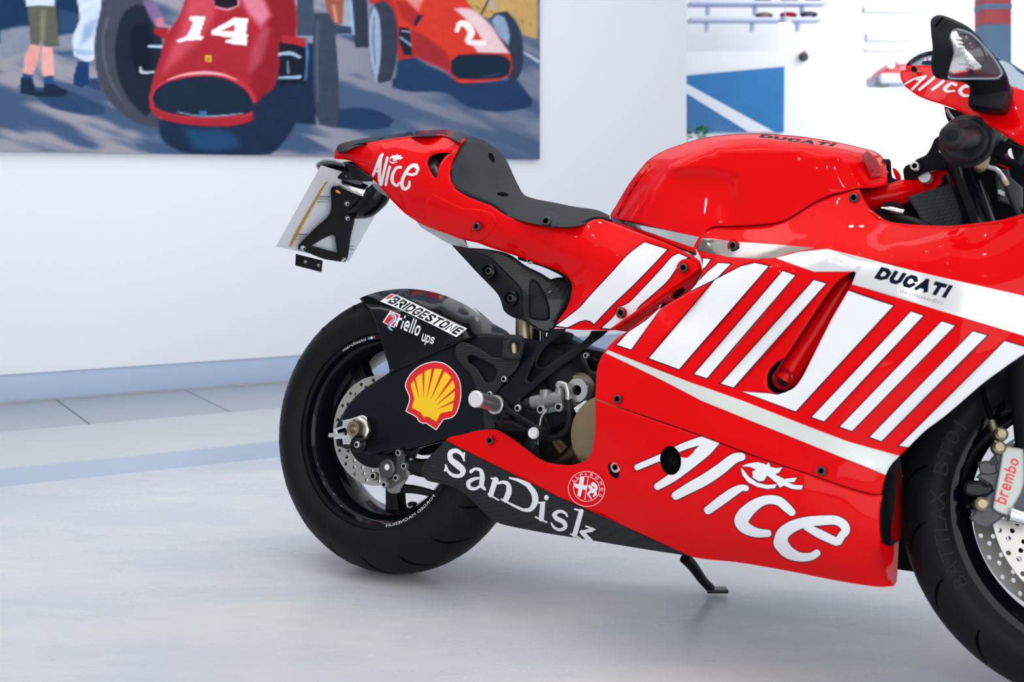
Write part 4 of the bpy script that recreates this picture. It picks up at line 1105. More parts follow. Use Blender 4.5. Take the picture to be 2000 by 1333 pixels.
panel('tail_pad', bike, Surf(C('660,284,.040 707,271,.02 760,264,.0 712,281,.064 660,295,.040')),
      Z(ZA, '585,262 620,248 780,213 960,190 900,225 800,245 720,262 680,288 640,318 580,318'), 'seat', thick=.003, edge=(3, .002), step=6, dv=.002)
for (x, y, v, r) in ((932, 443, .148, .0085), (1667, 386, 0, 0)):
    if r: bolt(x, y, v, r, tail); lathe('bolt_recess', [(r, -.003), (r * 1.3, -.003), (r * 1.35, .001), (r * 1.02, .0005)], U(x, y, v), SIDE, 'darkred', tail, 20, closed=True)
# panel joint of the tail cover
panel('tail_side_cover', tail, S_tail, Z(ZB, '10,715 150,790 300,860 480,880 590,915 640,960 648,1000 600,1090 520,1190 470,1207 300,1170 140,1110 30,1070 -40,1000 -60,850'),
      'red', thick=.004, edge=(4, .003), dv=.003, step=10)
# lower rear tray behind the seat, grey underside
panel('tail_undertray', bike, Surf(C('810,430,.075 900,470,.085 925,470,.088 880,470,.082')), Z(ZO, '808,420 832,434 868,447 890,455 908,462 915,484 895,482 880,478 845,458 820,442'), 'alu', thick=.01, edge=(4, .004), step=8)

_sb = [(881, 330), (881, 345), (886, 361), (902, 378), (932, 393), (962, 405), (983, 419), (1023, 436), (1069, 444.5), (1109, 446), (1140, 441), (1158, 432), (1178, 432), (1192, 436)]
tube('seat_base', [(x, y, float(S_tail.g(np.array([(x, y)]))[0]) - .011) for x, y in _sb], .008, 'inner', bike, 8)
# ---------------- seat
seat = panel('seat', bike, S_seat, Z(ZO, '''910,271.5 927,270.5 941,273 957,282.7 977,298 990,315 1002,341 1012,361.6 1023,380 1042.5,388 1083,396 1123.5,404 1164,410 1180,416 1191,422 1191,432 1175,428.5
 1158,429.5 1139.7,438.6 1109,443.7 1069,441.6 1022,432.5 982,416 961.5,402 931,390 901,376 883.5,359.6 880.5,343 882.5,321 890.6,301 904.8,276.6'''), 'seat', thick=.03, edge=(9, .010), step=9, dv=.004, inner='seat', corner=60)
for s in ('562,352 578,338 598,345 622,395 622,430 605,432 580,400 564,375', '645,728 665,720 720,722 762,742 740,757 690,755 655,745'):
    panel('seat_recess', seat, S_seat, Z(ZB, s), 'recess_dark', thick=.004, edge=None, dv=.0052, step=5)
panel('seat_pocket', seat, S_seat, Z(ZB, '1070,1040 1070,960 1100,915 1150,900 1210,915 1228,950 1215,1050 1150,1055'), 'rubber', thick=.004, edge=(2, .001), dv=.0056, step=5)
bolt(1067.5, 432, .166, .010, seat, 'dgrey')

# ---------------- fuel tank
def duc(fr, bl, tl, tr, br, m, grow=0, bold=.05, body='DUCATI'):
    q = [(fr[0] + p[0] / fr[2], fr[1] + p[1] / fr[2]) for p in (bl, tl, tr, br)]
    if body == 'DUCATI': return [(m, l) for l in stroke_word(body, q, t=.30, gap=.09)]
    return [(m, text_loops(body, q, bold=bold))]
strip = Z(ZG, '112,682 760,826 718,902 132,706')
tank = panel('fuel_tank', bike, S_tank, Z(ZG, '''120,668 160,600 200,530 250,450 300,380 345,325 395,270 445,235 500,205 570,177 650,150 720,128 800,108 900,93 1000,84 1100,79 1200,77 1350,86 1500,99 1600,113 1700,130 1850,160 1950,185 2000,196
 2050,215 2085,245 2108,280 2118,350 2124,420 2118,443 2080,460 2000,470 1915,474 1810,497 1700,524 1560,594 1450,664 1370,708 1250,731 1000,747 850,754 800,792 765,860 738,922 742,946 600,892 450,836 300,781 120,716'''),
    'red', [('silver', [strip])] + duc(ZG, (1192, 104), (1212, 84), (1762, 150), (1722, 172), 'ink', bold=.06), step=11, edge=(4, .003))
mirrored(tank, 'tank_far_side', 'red', .86)
panel('tank_seam', tank, S_tank, Z(ZG, '120,716 300,781 450,836 600,892 742,946 738,960 590,905 440,850 290,795 112,726'), 'black', thick=.02, edge=None, dv=-.004, step=8)
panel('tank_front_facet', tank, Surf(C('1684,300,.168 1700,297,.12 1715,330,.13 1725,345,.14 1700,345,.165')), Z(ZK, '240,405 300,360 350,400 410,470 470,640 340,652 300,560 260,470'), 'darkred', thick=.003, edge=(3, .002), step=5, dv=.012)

# ---------------- side fairing
def poly_o(fr, s, g=1.3):
    p = Z(fr, s) if isinstance(s, str) else s
    return [('navy', [offset_poly(p, g)]), ('white', [p])]
paints = []
F = lambda *a: [p for fr, s in a for p in Z(fr, s)]
for poly in (F((ZH, '1160,166 1215,173 1172,232 1152,240')), F((ZH, '1270,199 1358,207 1255,312 1180,348 1068,402 1128,332 1190,266')),
             F((ZH, '872,505 640,826 535,792 618,702 752,612')), F((ZH, '1535,200 1633,222 986,968 768,888 1245,322 1430,226')),
             F((ZH, '1735,258 1825,290 1187,1033 1095,1003')), F((ZI, '297,358 378,380'), (ZH, '1380,1100 1288,1072')),
             F((ZI, '500,440 525,427 815,525 180,1213'), (ZH, '1443,1130'), (ZI, '0,1095 60,1105 120,1087 190,1040 245,950 400,640')),
             F((ZI, '930,563 1010,590 365,1278 285,1250')), F((ZI, '1130,627 1215,655'), (ZN, '1626,72 1550,45')),
             F((ZI, '1333,692 1425,718'), (ZN, '1812,136 1738,110')), F((ZI, '1540,755 1900,860'), (ZL, '900,-100 440,230 333,228 280,220'))):
    paints += [('navy', [offset_poly(poly, 2.1)]), ('white', [poly])]
band = F((ZH, '470,829 453,851 860,1046'), (ZO, '1370,783'), (ZO, '1460.7,820 1600,876 1730,928.5 1760,905 1758,891 1656,863 1544,820 1455,785 1381,758.5 1350,748'))
sil1 = Z(ZG, '785,829 738,918 960,970 1180,985 1300,977 1420,940 1600,905 1300,880 1000,857')
sil2 = F((ZI, '50,214 300,303 555,302 545,385 1000,520 1666,720 2000,812 2000,560 1666,462 1000,310 390,155 200,175'))
side_out = F((ZO, '1360.5,489 1376,453 1389.5,445.5 1430,443.5 1497.5,440 1530,433.5 1551.5,422.5 1581,403.5 1619,385 1678,370 1682.5,380.4 1690,395 1701,411 1712,424.4 1730,433.4 1766,439.7 1820,443.3 1865,443.3 1910,437.9 1964,429.8 2000,421.7 2080,400 2080,640 2000,692 1965,716 1920,749 1875,788 1839,818 1809,840 1790,858 1772.7,875.4 1756,892 1737.5,912.7 1727,937.6 1721,966 1702.5,965 1656,952.4 1594,931 1470,889 1377,853.4 1284,821 1220,799 1162.5,779 1163.5,766 1164.6,741 1167.7,713.5 1175,696.7 1187.7,677.8 1204.5,661 1221,650 1262.6,619.4 1303,595 1346,569 1365,549 1371,535 1371.5,518 1367,500'))
duct = Z(ZI, '560,300 572,312 545,385 400,640 240,960 190,1040 150,1072 90,1092 40,1092 0,1060 -6,990 10,945 60,890 110,860 200,722 300,572 430,392 500,330')
side = panel('side_fairing', bike, S_side, side_out, 'red',
    paints + [('bone', [band]), ('dimfoil', [sil1]), ('foil', [sil2])]
    + duc(ZI, (688, 346), (738, 272), (1205, 395), (1155, 476), 'ink', bold=.055)
    + duc(ZI, (855, 440), (865, 414), (1140, 492), (1130, 518), 'greyline', bold=0.0, body='desmosedici'),
    holes=[duct], step=14, edge=(4, .003), mirror='inner')
# upper crease shoulder of the fairing catches light: thin lip along the cockpit rim
tube('fairing_rim', [(1700, 413, .202), (1730, 434, .206), (1766, 440.5, .211), (1820, 444, .222), (1865, 444, .234), (1910, 439, .24), (1964, 431, .249), (2060, 403, .25)], .003, 'red', side, 8)
# duct: inner wall, red frame tube with its ringed end
panel('duct_wall', side, Surf(C('1670,525,.262 1600,640,.20 1530,760,.19 1490,770,.20 1560,600,.16 1640,660,.17 1590,760,.18')), Z(ZI, '600,290 600,420 430,700 260,1000 200,1100 80,1120 -20,1100 -30,930 60,850 200,690 300,540 420,380 540,290'), 'inner', thick=.004, edge=None, step=14, dv=-.03)
tube('frame_tube', [(1664, 537, .20), (1640, 575, .205), (1600, 640, .21), (1560, 700, .213), (1533, 742, .215)], [.016, .019, .021, .021, .022], 'red', side, 22)
disc_part('tube_ring', 1530, 741, .235, [(.0175, -.012), (.0195, .004), (.0165, .008), (.0135, .004), (.0125, -.01)], 'darkred', side)
disc_part('tube_socket', 1530, 741, .228, [(0, -.004), (.014, -.004), (.014, 0), (.007, .001), (.006, .006), (0, .006)], 'matte', side)
panel('duct_shade_plate', side, Surf(.232), Z(ZI, '-4,1060 -6,990 10,945 50,898 60,960 62,1050 90,1092 40,1092'), 'gloss', thick=.004, edge=None, step=6)
# creases: shoulder blade running from the tank seam to the nose
for x, y, v, r in ((1207, 780, .258, .008), (1432, 480.5, .222, .0085), (1668, 387, .196, .0085)):
    bolt(x, y, v + .003, r, side, 'bolt')
    lathe('bolt_recess', [(r, -.004), (r * 1.3, -.004), (r * 1.35, .0006), (r * 1.02, .0002)], U(x, y, v + .001), SIDE, 'red', side, 20, closed=True)

# bracket joining tail and fairing
S_br = Surf(C('1200,640,.188 1370,525,.212 1290,585,.205 1336,523,.212 1212,610,.197'))
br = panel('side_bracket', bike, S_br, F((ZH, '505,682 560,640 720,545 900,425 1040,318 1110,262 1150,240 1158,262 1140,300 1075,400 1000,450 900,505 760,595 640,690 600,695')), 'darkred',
           holes=[Z(ZH, '940,452 945,425 985,385 1020,378 1030,395 1010,425 960,465'), Z(ZH, '838,530 845,505 880,488 905,490 860,525')], thick=.008, edge=(4, .004), step=8, dv=-.004)
panel('bracket_backing', br, S_br, Z(ZH, '830,545 900,440 960,400 1030,360 1045,390 1000,450 900,505 850,540'), 'inner', thick=.003, edge=None, step=8, dv=-.02)
tube('bracket_rib', [(1196, 643, .195), (1250, 607, .203), (1310, 563, .21), (1366, 524, .215)], [.003, .004, .004, .004], 'red', br, 10)
panel('bracket_ear', br, S_br, Z(ZH, '1005,178 1040,170 1075,180 1110,205 1140,245 1060,290 985,330 900,385 930,330 962,290 965,240 980,200'), 'red', thick=.006, edge=(4, .003), step=7, dv=.002)
for x, y, v in ((1335.6, 523.5, .216), (1213.5, 611.5, .199)):
    bolt(x, y, v + .004, .0085, br)
    lathe('bolt_recess', [(.0088, -.003), (.0112, -.003), (.0112, .002), (.009, .001)], U(x, y, v + .002), SIDE, 'red', br, 20, closed=True)

# ---------------- lower fairing
AL = ['270,302,38 420,238,40 560,172,44 690,130,52 742,124,54', '398,424,44 500,360,60 600,275,78 700,190,84 762,135,66', '430,250,50 520,262,52 570,250,30',
      '512,482,52 600,432,66 700,378,72 790,318,72 880,248,64 935,233,50', '716,574,52 800,512,60 880,456,56 930,431,42 962,434,36',
      '1250,588,46 1215,555,56 1160,512,58 1080,508,58 1005,545,74 948,598,90', '948,598,90 928,640,88 955,682,76 1020,712,60 1100,718,46',
      '1408,840,46 1365,864,50 1295,866,58 1222,835,80 1175,780,90', '1175,780,90 1190,722,82 1250,675,74 1340,645,64 1430,636,62', '1430,636,62 1520,635,58 1572,662,58 1586,700,54 1560,735,50 1540,772,46',
      '1340,678,44 1430,725,56 1530,772,50']
EYE = ['930,295 960,280 1030,267 1088,284 1102,267 1112,298 1150,307 1190,300 1165,335 1140,345 1200,375 1280,365 1262,394 1218,394 1262,412 1318,415 1308,442 1250,438 1196,416 1172,430 1150,400 1092,352 1072,385 1040,390 1002,368 998,326 1022,316 980,298',
       '925,303 935,350 970,395 1030,425 1092,438 1142,432 1152,408 1090,412 1030,398 975,360 945,320']
SD = ['322,297,12 302,250,24 262,226,32 222,240,36 224,288,40 272,328,48', '272,328,48 312,368,42 295,405,30 245,405,26 206,376,20 186,328,12', '322,240,12 318,300,8', '190,330,8 180,372,14',
      '368,378,26 400,357,20 440,370,28 452,420,36 447,475,34 474,508,14', '440,422,14 392,430,24 352,455,32 360,492,28 402,500,22 442,476,20',
      '548,432,40 512,548,38', '492,537,11 570,584,11', '516,424,12 562,442,20', '560,462,18 608,453,24 640,475,34 642,530,42 618,585,40', '588,576,12 690,628,18 750,655,22',
      '750,655,22 800,650,32 833,598,44 826,535,44 782,472,36', '782,472,36 715,440,24 648,422,12', '888,612,36 878,722,38', '858,602,13 905,600,13', '836,705,12 918,744,12', '913,565,38 917,565,38',
      '1066,702,12 1050,676,18 1010,664,24 972,686,30 988,716,34', '988,716,34 1042,745,34 1050,780,28 1012,798,22 970,780,18 950,748,11', '1168,660,34 1118,838,36', '1120,648,13 1175,664,16', '1090,828,12 1160,858,12',
      '1265,797,12 1200,772,14', '1245,800,26 1165,815,22', '1168,812,30 1205,850,34 1236,878,30']
ring = lambda cx, cy, rx, ry, a=0.0, n=40: [(cx + rx * math.cos(t) * math.cos(a) - ry * math.sin(t) * math.sin(a), cy + rx * math.cos(t) * math.sin(a) + ry * math.sin(t) * math.cos(a)) for t in [2 * math.pi * i / n for i in range(n)]]
EC = (ZM[0] + 1205 / ZM[2], ZM[1] + 502 / ZM[2])
def eq(x, y): return (ZM[0] + x / ZM[2], ZM[1] + y / ZM[2])
emb = [('white', [ring(*EC, 36.2, 34.6, .35)]), ('red', [ring(*EC, 35.2, 33.6, .35)]), ('white', [ring(*EC, 26, 24.8, .35)]), ('red', [ring(*EC, 25, 23.8, .35)])]
cross = [(1112, 460), (1150, 468), (1160, 412), (1190, 414), (1182, 472), (1214, 480), (1206, 512), (1176, 504), (1160, 562), (1140, 552), (1146, 500), (1113, 484)]
emb += [('white', [[eq(*p) for p in cross]]), ('white', [[eq(1216, 414), eq(1221, 414), eq(1196, 580), eq(1190, 578)]])]
emb += [('white', b_) for b_ in brushes(ZM, ['1250,465,30 1275,490,22 1262,520,20 1235,520,20', '1235,520,20 1218,540,14 1232,562,10 1240,575,8', '1225,480,18 1240,500,26 1270,535,20 1255,555,12', '1240,462,6 1262,462,6'])]
for ch, a in zip('ALFA', (-148, -127, -109, -93)):
    t = math.radians(a); r0, r1 = 27.6, 33.2; da = .13
    P_ = lambda r, k: (EC[0] + r * 1.0 * math.cos(t + k), EC[1] + r * .96 * math.sin(t + k))
    emb += [('white', text_loops(ch, [P_(r0, -.085), P_(r1, -.085), P_(r1, .085), P_(r0, .085)], bold=.02))]
for ch, a in zip('ROMEO', (-70, -48, -22, 2, 26)):
    t = math.radians(a)
    P_ = lambda r, k: (EC[0] + r * 1.0 * math.cos(t + k), EC[1] + r * .96 * math.sin(t + k))
    emb += [('white', text_loops(ch, [P_(27.6, -.095), P_(33.2, -.095), P_(33.2, .095), P_(27.6, .095)], bold=.02))]
belly_out = F((ZO, '1162.5,781 1220,801 1284,823 1377,855.4 1470,891 1594,933 1656,954.4 1702.5,967 1724,967.5 1720,985 1718,1006 1718,1030 1719.5,1049 1724,1075 1730,1099 1738,1130 1746,1145.5 1718,1147 1670,1141 1625,1133 1532,1114.5 1439,1099 1377,1092.8 1333.6,1085 1253,1072.6 1160,1057 1110,1049 1063,1041.5 987.5,1026.6 968.6,1020 949.7,1006 922.6,979 901,960.5 874,948 833.5,939 824,928 825.4,909 847,885 871,860.5 885,848 925,842 966,839 982,845.7 1009,863 1052,895.6 1071,903.7 1112,909 1133,905 1149.6,895.6 1157.7,874 1161.7,847 1163,820'))
carb = F((ZM, '150,110 190,150 400,256 1000,555 1470,765 1850,940'), (ZN, '640,875 700,890 500,880 0,790'), (ZO, '1000,1100 780,1000 780,860'))
belly = panel('belly_fairing', bike, S_belly, belly_out, 'red',
    [('mcarbon', [carb])] + [('white', b_) for b_ in brushes(ZM, SD)]
    + [('navy', b_) for b_ in brushes(ZN, AL, 1.9)] + [('navy', [offset_poly(Z(ZN, e), 1.5)]) for e in EYE]
    + [('white', b_) for b_ in brushes(ZN, AL)] + [('red', [Z(ZN, '548,216 612,193 636,200 590,241 560,242')])] + [('white', [Z(ZN, e)]) for e in EYE] + emb,
    holes=[ring(1309.7, 900, 20.5, 28.5, -.12), ring(1198.5, 919.5, 9.5, 16, -.45)], step=13, edge=(4, .003), mirror='inner')
for (x, y, rx, ry, a) in ((1309.7, 900, 24, 32, -.12), (1198.5, 919.5, 12, 18, -.45)):
    panel('opening_backing', belly, Surf(.215), ring(x + 3, y, rx, ry, a, 24), 'inner', thick=.004, edge=None, step=8)
bolt(1203, 913, .235, .010, belly, 'alu')
tube('stand_boss', [(1320, 898, .215), (1316, 900, .228)], [.008, .009], 'inner', belly)
for x, y, v in ((958, 861, .152), (1605, 920.5, .266)):
    bolt(x, y, v + .003, .008, belly); lathe('bolt_recess', [(.008, -.004), (.0100, -.004), (.0105, .0006), (.0082, .0002)], U(x, y, v + .001), SIDE, 'red', belly, 20, closed=True)
# front mouth of the lower fairing: dark inner side and the swept lip
panel('fairing_mouth', belly, Surf(C('1721,940,.20 1756,930,.06 1719,1050,.2 1756,1050,.06 1735,1000,.14')), Z(ZO, '1737,914 1758,893 1762,930 1758,990 1757,1060 1740,1065 1719,1062 1716,1010 1720,966 1727,938'), 'inner', thick=.004, edge=None, step=8)
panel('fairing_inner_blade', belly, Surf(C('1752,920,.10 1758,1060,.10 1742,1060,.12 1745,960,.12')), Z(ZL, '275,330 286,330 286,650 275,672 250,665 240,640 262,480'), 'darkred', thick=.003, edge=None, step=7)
panel('fairing_lip', belly, Surf(C('1724,1058,.228 1755,1052,.10 1722,1066,.23 1740,1142,.165 1752,1130,.10 1745,1100,.17')), Z(ZL, '195,672 215,688 245,690 278,668 275,740 268,860 255,880 238,882 215,800 200,730'), 'red', thick=.004, edge=(4, .003), step=6)
# stand
tube('side_stand', [(1338, 1090, -.14), (1352, 1105, -.16), (1372, 1133, -.19), (1388, 1150, -.215)], [.013, .012, .010, .010], 'gloss', bike, 14)
ft = bpy.data.objects['side_stand']
Rf = BK.R.T
bm = box_data(U(1400, 1153, -.225) , Rf[:, 0], Rf[:, 1], Rf[:, 2], .045, .028, .008, .003)
me = bpy.data.meshes.new('stand_foot'); bm.to_mesh(me); bm.free(); me.materials.append(M['gloss']); new_obj('stand_foot', me, ft)

# ---------------- rear fender, swingarm
S_fen = Surf(C('702,583,.07 746,569,.03 780,565,.0 811,565,0 852,572,0 888,586,0 924,605,0 940,619,.0 964,633,.02 990,648,.05 995,654,.08 708,592,.105 722,607,.12 732,629,.125 746,674,.127 757,708,.128 761,722,.128 860,680,.133 910,655,.133 770,600,.112 820,610,.115 798,582,.085 860,592,.085 924,616,.075 745,582,.085 880,640,.122 800,660,.127'), lam=2e-4)
def tq(fr, *p): return [(fr[0] + a / fr[2], fr[1] + b / fr[2]) for a, b in p]
BQ = tq(ZC, (900, 212), (972, 160), (1530, 430), (1462, 478))
fen_out = F((ZC, '675,180 740,152 860,120 1000,103 1130,105 1300,135 1450,190 1600,270 1666,330'), (ZE, '300,598 400,680 480,748 600,818 625,845 560,850 450,850 330,862 240,885 120,930 0,968'), (ZC, '1500,500 1300,620 1100,700 920,768 905,700 885,640 860,560 830,460 800,370 780,320 760,280 735,245 700,215'))
fender = panel('rear_fender', bike, S_fen, fen_out, 'gloss',
    [('white', [tq(ZC, (842, 204), (932, 140), (985, 152), (1552, 425), (1464, 496), (1300, 410), (1000, 268))]), *[('gloss', l) for l in stroke_word('BRIDGESTONE', BQ, t=.22, gap=.13)],
     ('decalred', [tq(ZC, (884, 184), (932, 150), (962, 152), (915, 184))]),
     *[('white', l) for l in stroke_word('riello', tq(ZC, (968, 408), (1005, 300), (1190, 378), (1152, 490)), t=.16, gap=.16)], *[('white', l) for l in stroke_word('ups', tq(ZC, (1175, 525), (1198, 440), (1298, 478), (1272, 555)), t=.15, gap=.12)],
     ('white', [tq(ZC, (925, 280), (1010, 312), (958, 420), (862, 375))]), ('decalred', [tq(ZC, (930, 290), (998, 316), (952, 410), (874, 374))])]
    + [('white', b_) for b_ in brushes(ZC, ['915,305,10 950,318,26 960,350,26 925,385,26 915,415,20 940,440,8'])] + [('blue', b_) for b_ in brushes(ZC, ['918,308,6 950,320,16 955,350,16 920,385,16 912,415,12 938,438,5'])],
    step=9, edge=(4, .003))
mirrored(fender, 'fender_far_side', 'gloss', .86)

S_sw = Surf(C('744,739,.128 684,787,.128 667,816,.13 665,870,.13 720,890,.13 872,858,.14 881,667,.125 948,653,.115 1080,673,.11 1160,766,.11 1000,800,.14 860,780,.142 1060,840,.12'))
SH = '1045,895 1058,842 1098,782 1160,730 1230,702 1300,693 1360,705 1420,745 1468,800 1495,862 1503,930 1500,1000 1480,1080 1455,1130 1430,1152 1360,1168 1300,1255 1215,1198 1190,1200 1152,1178 1140,1152 1048,1100 1080,995'
SY = '1092,885 1118,845 1145,815 1205,775 1270,752 1345,757 1415,815 1447,880 1450,950 1440,1030 1430,1095 1335,1115 1300,1182 1230,1142 1195,1145 1172,1108 1100,1070 1122,1000'
def taper(fr, x0, y0, w0, x1, y1, w1):
    d = np.array([x1 - x0, y1 - y0]); d = d / np.linalg.norm(d); n = np.array([-d[1], d[0]])
    q = [np.array([x0, y0]) + n * w0 / 2, np.array([x0, y0]) - n * w0 / 2, np.array([x1, y1]) - n * w1 / 2, np.array([x1, y1]) + n * w1 / 2]
    return [[(fr[0] + p[0] / fr[2], fr[1] + p[1] / fr[2]) for p in q]]
rays = [taper(ZC, *a) for a in ((1122, 830, 18, 1160, 985, 3), (1195, 770, 20, 1196, 985, 3), (1276, 745, 22, 1224, 985, 3), (1360, 760, 24, 1256, 1000, 3), (1430, 832, 24, 1294, 1015, 3), (1460, 915, 20, 1304, 1046, 3), (1452, 1015, 18, 1308, 1082, 3))]
sw_out = F((ZO, '744,739 708,763 684,787 668,812 656,838 658,872 700,880 722,890 743,884 837,865 872,858 950,850 1060,845 1154,808 1163,766'), (ZF, '1400,470 1280,400 1220,300 1150,220 1050,160 900,120 760,95 600,80 420,65 280,78 100,130'), (ZO, '860,681 820,699 780,716'))
swing = panel('swingarm', bike, S_sw, sw_out, 'swing',
    [('white', [smooth_poly(Z(ZC, SH), 38, 5)]), ('decalred', [offset_poly(smooth_poly(Z(ZC, SH), 38, 5), -1.7)]), ('yellow', [smooth_poly(Z(ZC, SY), 30, 5)])] + [('decalred', r) for r in rays], thick=.022, edge=(6, .006), step=12, inner='swing')
mirrored(swing, 'swingarm_far_side', 'swing')
tube('swingarm_edge', [(762, 728, .13), (800, 711, .131), (850, 688, .131), (905, 664, .12)], .0035, 'gloss', swing, 10)
tube('swingarm_brace', [(735, 888, .105), (800, 872, .11), (850, 858, .12), (900, 850, .12)], [.008, .010, .010, .008], 'gloss', swing, 12)
# carbon plate over the swingarm pivot
panel('carbon_guard', swing, Surf(C('890,670,.148 1010,700,.15 990,770,.152 960,835,.15 905,760,.15')),
      Z(ZF, '155,160 205,135 265,148 370,200 490,275 560,282 650,290 735,280 738,330 700,400 600,500 530,600 500,640 505,760 505,850 508,935 412,940 402,820 385,720 350,620 320,530 285,440 220,370 155,285 140,210'), 'mcarbon',
      holes=[Z(ZF, '252,270 285,252 330,268 430,318 505,360 528,420 510,480 470,512 420,508 380,440 330,370 262,325')], thick=.006, edge=(4, .003), step=7)
for x, y in ((985, 741), (957, 771)): bolt(x, y, .158, .0065, swing, 'alu')
# axle carrier
S_ax = Surf(.146)
ax = panel('axle_adjuster', swing, S_ax, F((ZC, '525,1175 600,1160 700,1130 735,1145 742,1220 730,1333'), (ZD, '712,110 690,140 600,160 580,195 525,195 520,150 455,155 450,75 520,50 525,0')), 'chrome',
           holes=[Z(ZD, '475,85 540,62 560,90 555,125 490,122'), ], thick=.012, edge=(3, .003), step=7)
tube('adjuster_screw', [(644, 851, .142), (660, 850, .142), (672, 848, .142)], [.005, .004, .004], 'alu', ax, 10)
disc_part('axle_nut', 701, 840, .155, [(.012, -.01), (.027, -.01), (.028, .001), (.024, .004), (.023, .006), (.013, .006)], 'steel', ax, seg=8)
disc_part('axle_end', 696, 838, .166, [(.0105, -.01), (.0105, .012), (.0165, .013), (.0175, .005), (.0175, -.01)], 'shock', ax)
disc_part('axle_bore', 697, 838, .160, [(0, -.006), (.011, -.006), (.011, 0), (0, 0)], 'matte', ax)
disc_part('paddock_bobbin', 701, 868, .165, [(0, -.012), (.016, -.012), (.018, .0), (.014, .004), (.016, .01), (.012, .014), (0, .014)], 'gloss', ax)
bolt(698, 869, .180, .007, ax, 'alu')
tube('bobbin_tail', [(697, 871, .165), (680, 874, .16), (671, 873, .158)], [.005, .004, .003], 'gloss', ax, 10)

# rear brake caliper
cal = panel('rear_caliper', bike, Surf(.112), Z(ZD, '850,330 900,310 980,312 1030,345 1045,390 1040,460 985,540 975,575 920,585 880,570 860,530 835,500 815,420 825,360'), 'grey', thick=.03, edge=(5, .006), step=6, inner='dgrey')
disc_part('piston_cap', 757, 916, .118, [(0, .006), (.017, .006), (.021, .003), (.022, -.006), (0, -.006)], 'dgrey', cal)
disc_part('cap_mark', 756, 913, .1245, [(.0045, 0), (.0065, 0), (.0065, .0006), (.0045, .0006)], 'tarnish', cal)
panel('caliper_arm', cal, Surf(.118), Z(ZD, '945,290 955,260 980,250 1010,270 1015,320 1005,420 1030,440 1030,470 960,500 900,540 850,540 840,510 860,480 930,450 940,380'), 'dgrey', thick=.014, edge=(3, .003), step=6)
for x, y, m_ in ((752.8, 947, 'alu'), (791, 911, 'alu'), (780, 885, 'alu'), (775.5, 934, 'alu'), (731, 930.5, 'steel')): bolt(x, y, .126, .0075 if m_ == 'alu' else .009, cal, m_, h=.006)
tube('caliper_hose', [(800, 928, .10), (802, 905, .10), (804, 892, .10), (815, 875, .105), (840, 864, .11), (868, 860, .11)], .006, 'hose', cal, 10)
tube('hose_fitting', [(799, 925, .103), (802, 908, .103), (804, 895, .103)], [.006, .007, .006], 'shock', cal, 10)
tube('caliper_bracket', [(790, 955, .09), (812, 957, .085), (835, 962, .08), (850, 966, .07)], [.010, .009, .008, .007], 'matte', cal, 10)
tube('lower_link', [(740, 893, .11), (790, 905, .10), (830, 915, .09), (880, 905, .08)], [.012, .016, .02, .02], 'matte', bike, 12)

# ---------------- carbon exhaust cover under the tail
S_ec = Surf(C('882,477,.10 958,484,.11 1030,520,.10 1110,545,.08 1118,580,.08 1078,640,.10 1035,650,.12 1000,620,.13 980,590,.13 940,540,.125 910,505,.115 1040,580,.125 1080,560,.10'))
ec = panel('exhaust_cover', bike, S_ec, Z(ZE, '100,38 200,60 300,68 440,80 620,125 770,228 900,292 1000,350 1060,350 1120,352 1175,372 1188,450 1170,530 1100,640 1060,720 1035,780 985,830 940,832 850,790 750,722 650,690 570,630 550,560 520,490 440,400 350,310 240,190 160,100'), 'carbon', thick=.006, edge=(5, .005), step=9)
panel('cover_rib', ec, S_ec, Z(ZE, '790,640 795,420 800,365 825,345 860,355 910,420 960,530 985,620 985,700 960,720 850,715 800,700'), 'black', thick=.006, edge=(5, .006), dv=.008, step=7)
panel('cover_strap', ec, S_ec, Z(ZE, '110,50 200,55 330,100 450,150 500,190 600,290 720,420 740,500 735,600 755,665 720,700 650,688 575,630 552,560 522,490 440,395 350,305 240,190'), 'black', thick=.006, edge=(5, .005), dv=.006, step=8)
for x, y in ((955, 530), (998, 583)):
    lathe('bolt_recess', [(.010, -.003), (.0165, -.003), (.0165, .005), (.012, .007)], U(x, y, .140), SIDE, 'gloss', ec, 22, closed=True); bolt(x, y, .143, .0085, ec, 'bolt')
tube('silencer_end', [(1100, 552, .05), (1098, 590, .06), (1085, 630, .07)], [.03, .032, .025], 'gloss', bike, 20)
tube('subframe_stay', [(1015, 503, .09), (1060, 516, .10), (1095, 532, .10), (1114, 548, .11)], [.006, .006, .006, .005], 'matte', bike, 10)
bolt(1035, 509, .11, .007, bpy.data.objects['subframe_stay'], 'alu')
sh = tube('shock_absorber', [(1026, 618, .03), (1026, 640, .03), (1026, 668, .03)], [.021, .021, .021], 'shock', bike, 24)
tube('shock_rod', [(1049, 640, .02), (1049, 675, .02)], .006, 'matte', sh, 12)
tube('shock_spring', [(1061, 636, .02), (1061, 676, .02)], .006, 'dgrey', sh, 12)
rb_ = panel('remote_reservoir', bike, Surf(C('985,660,.158 1020,660,.150 1000,700,.162')), Z(ZF, '592,85 605,68 660,65 720,72 768,80 780,105 772,210 745,300 640,295 572,282 580,200'), 'mcarbon', holes=[Z(ZF, '655,160 665,142 690,138 720,142 728,165 725,220 705,240 665,238 652,222')], thick=.012, edge=(5, .006), step=6)
tube('reservoir_body', [(1002, 668, .13), (1005, 694, .13)], .016, 'shock', rb_, 18)

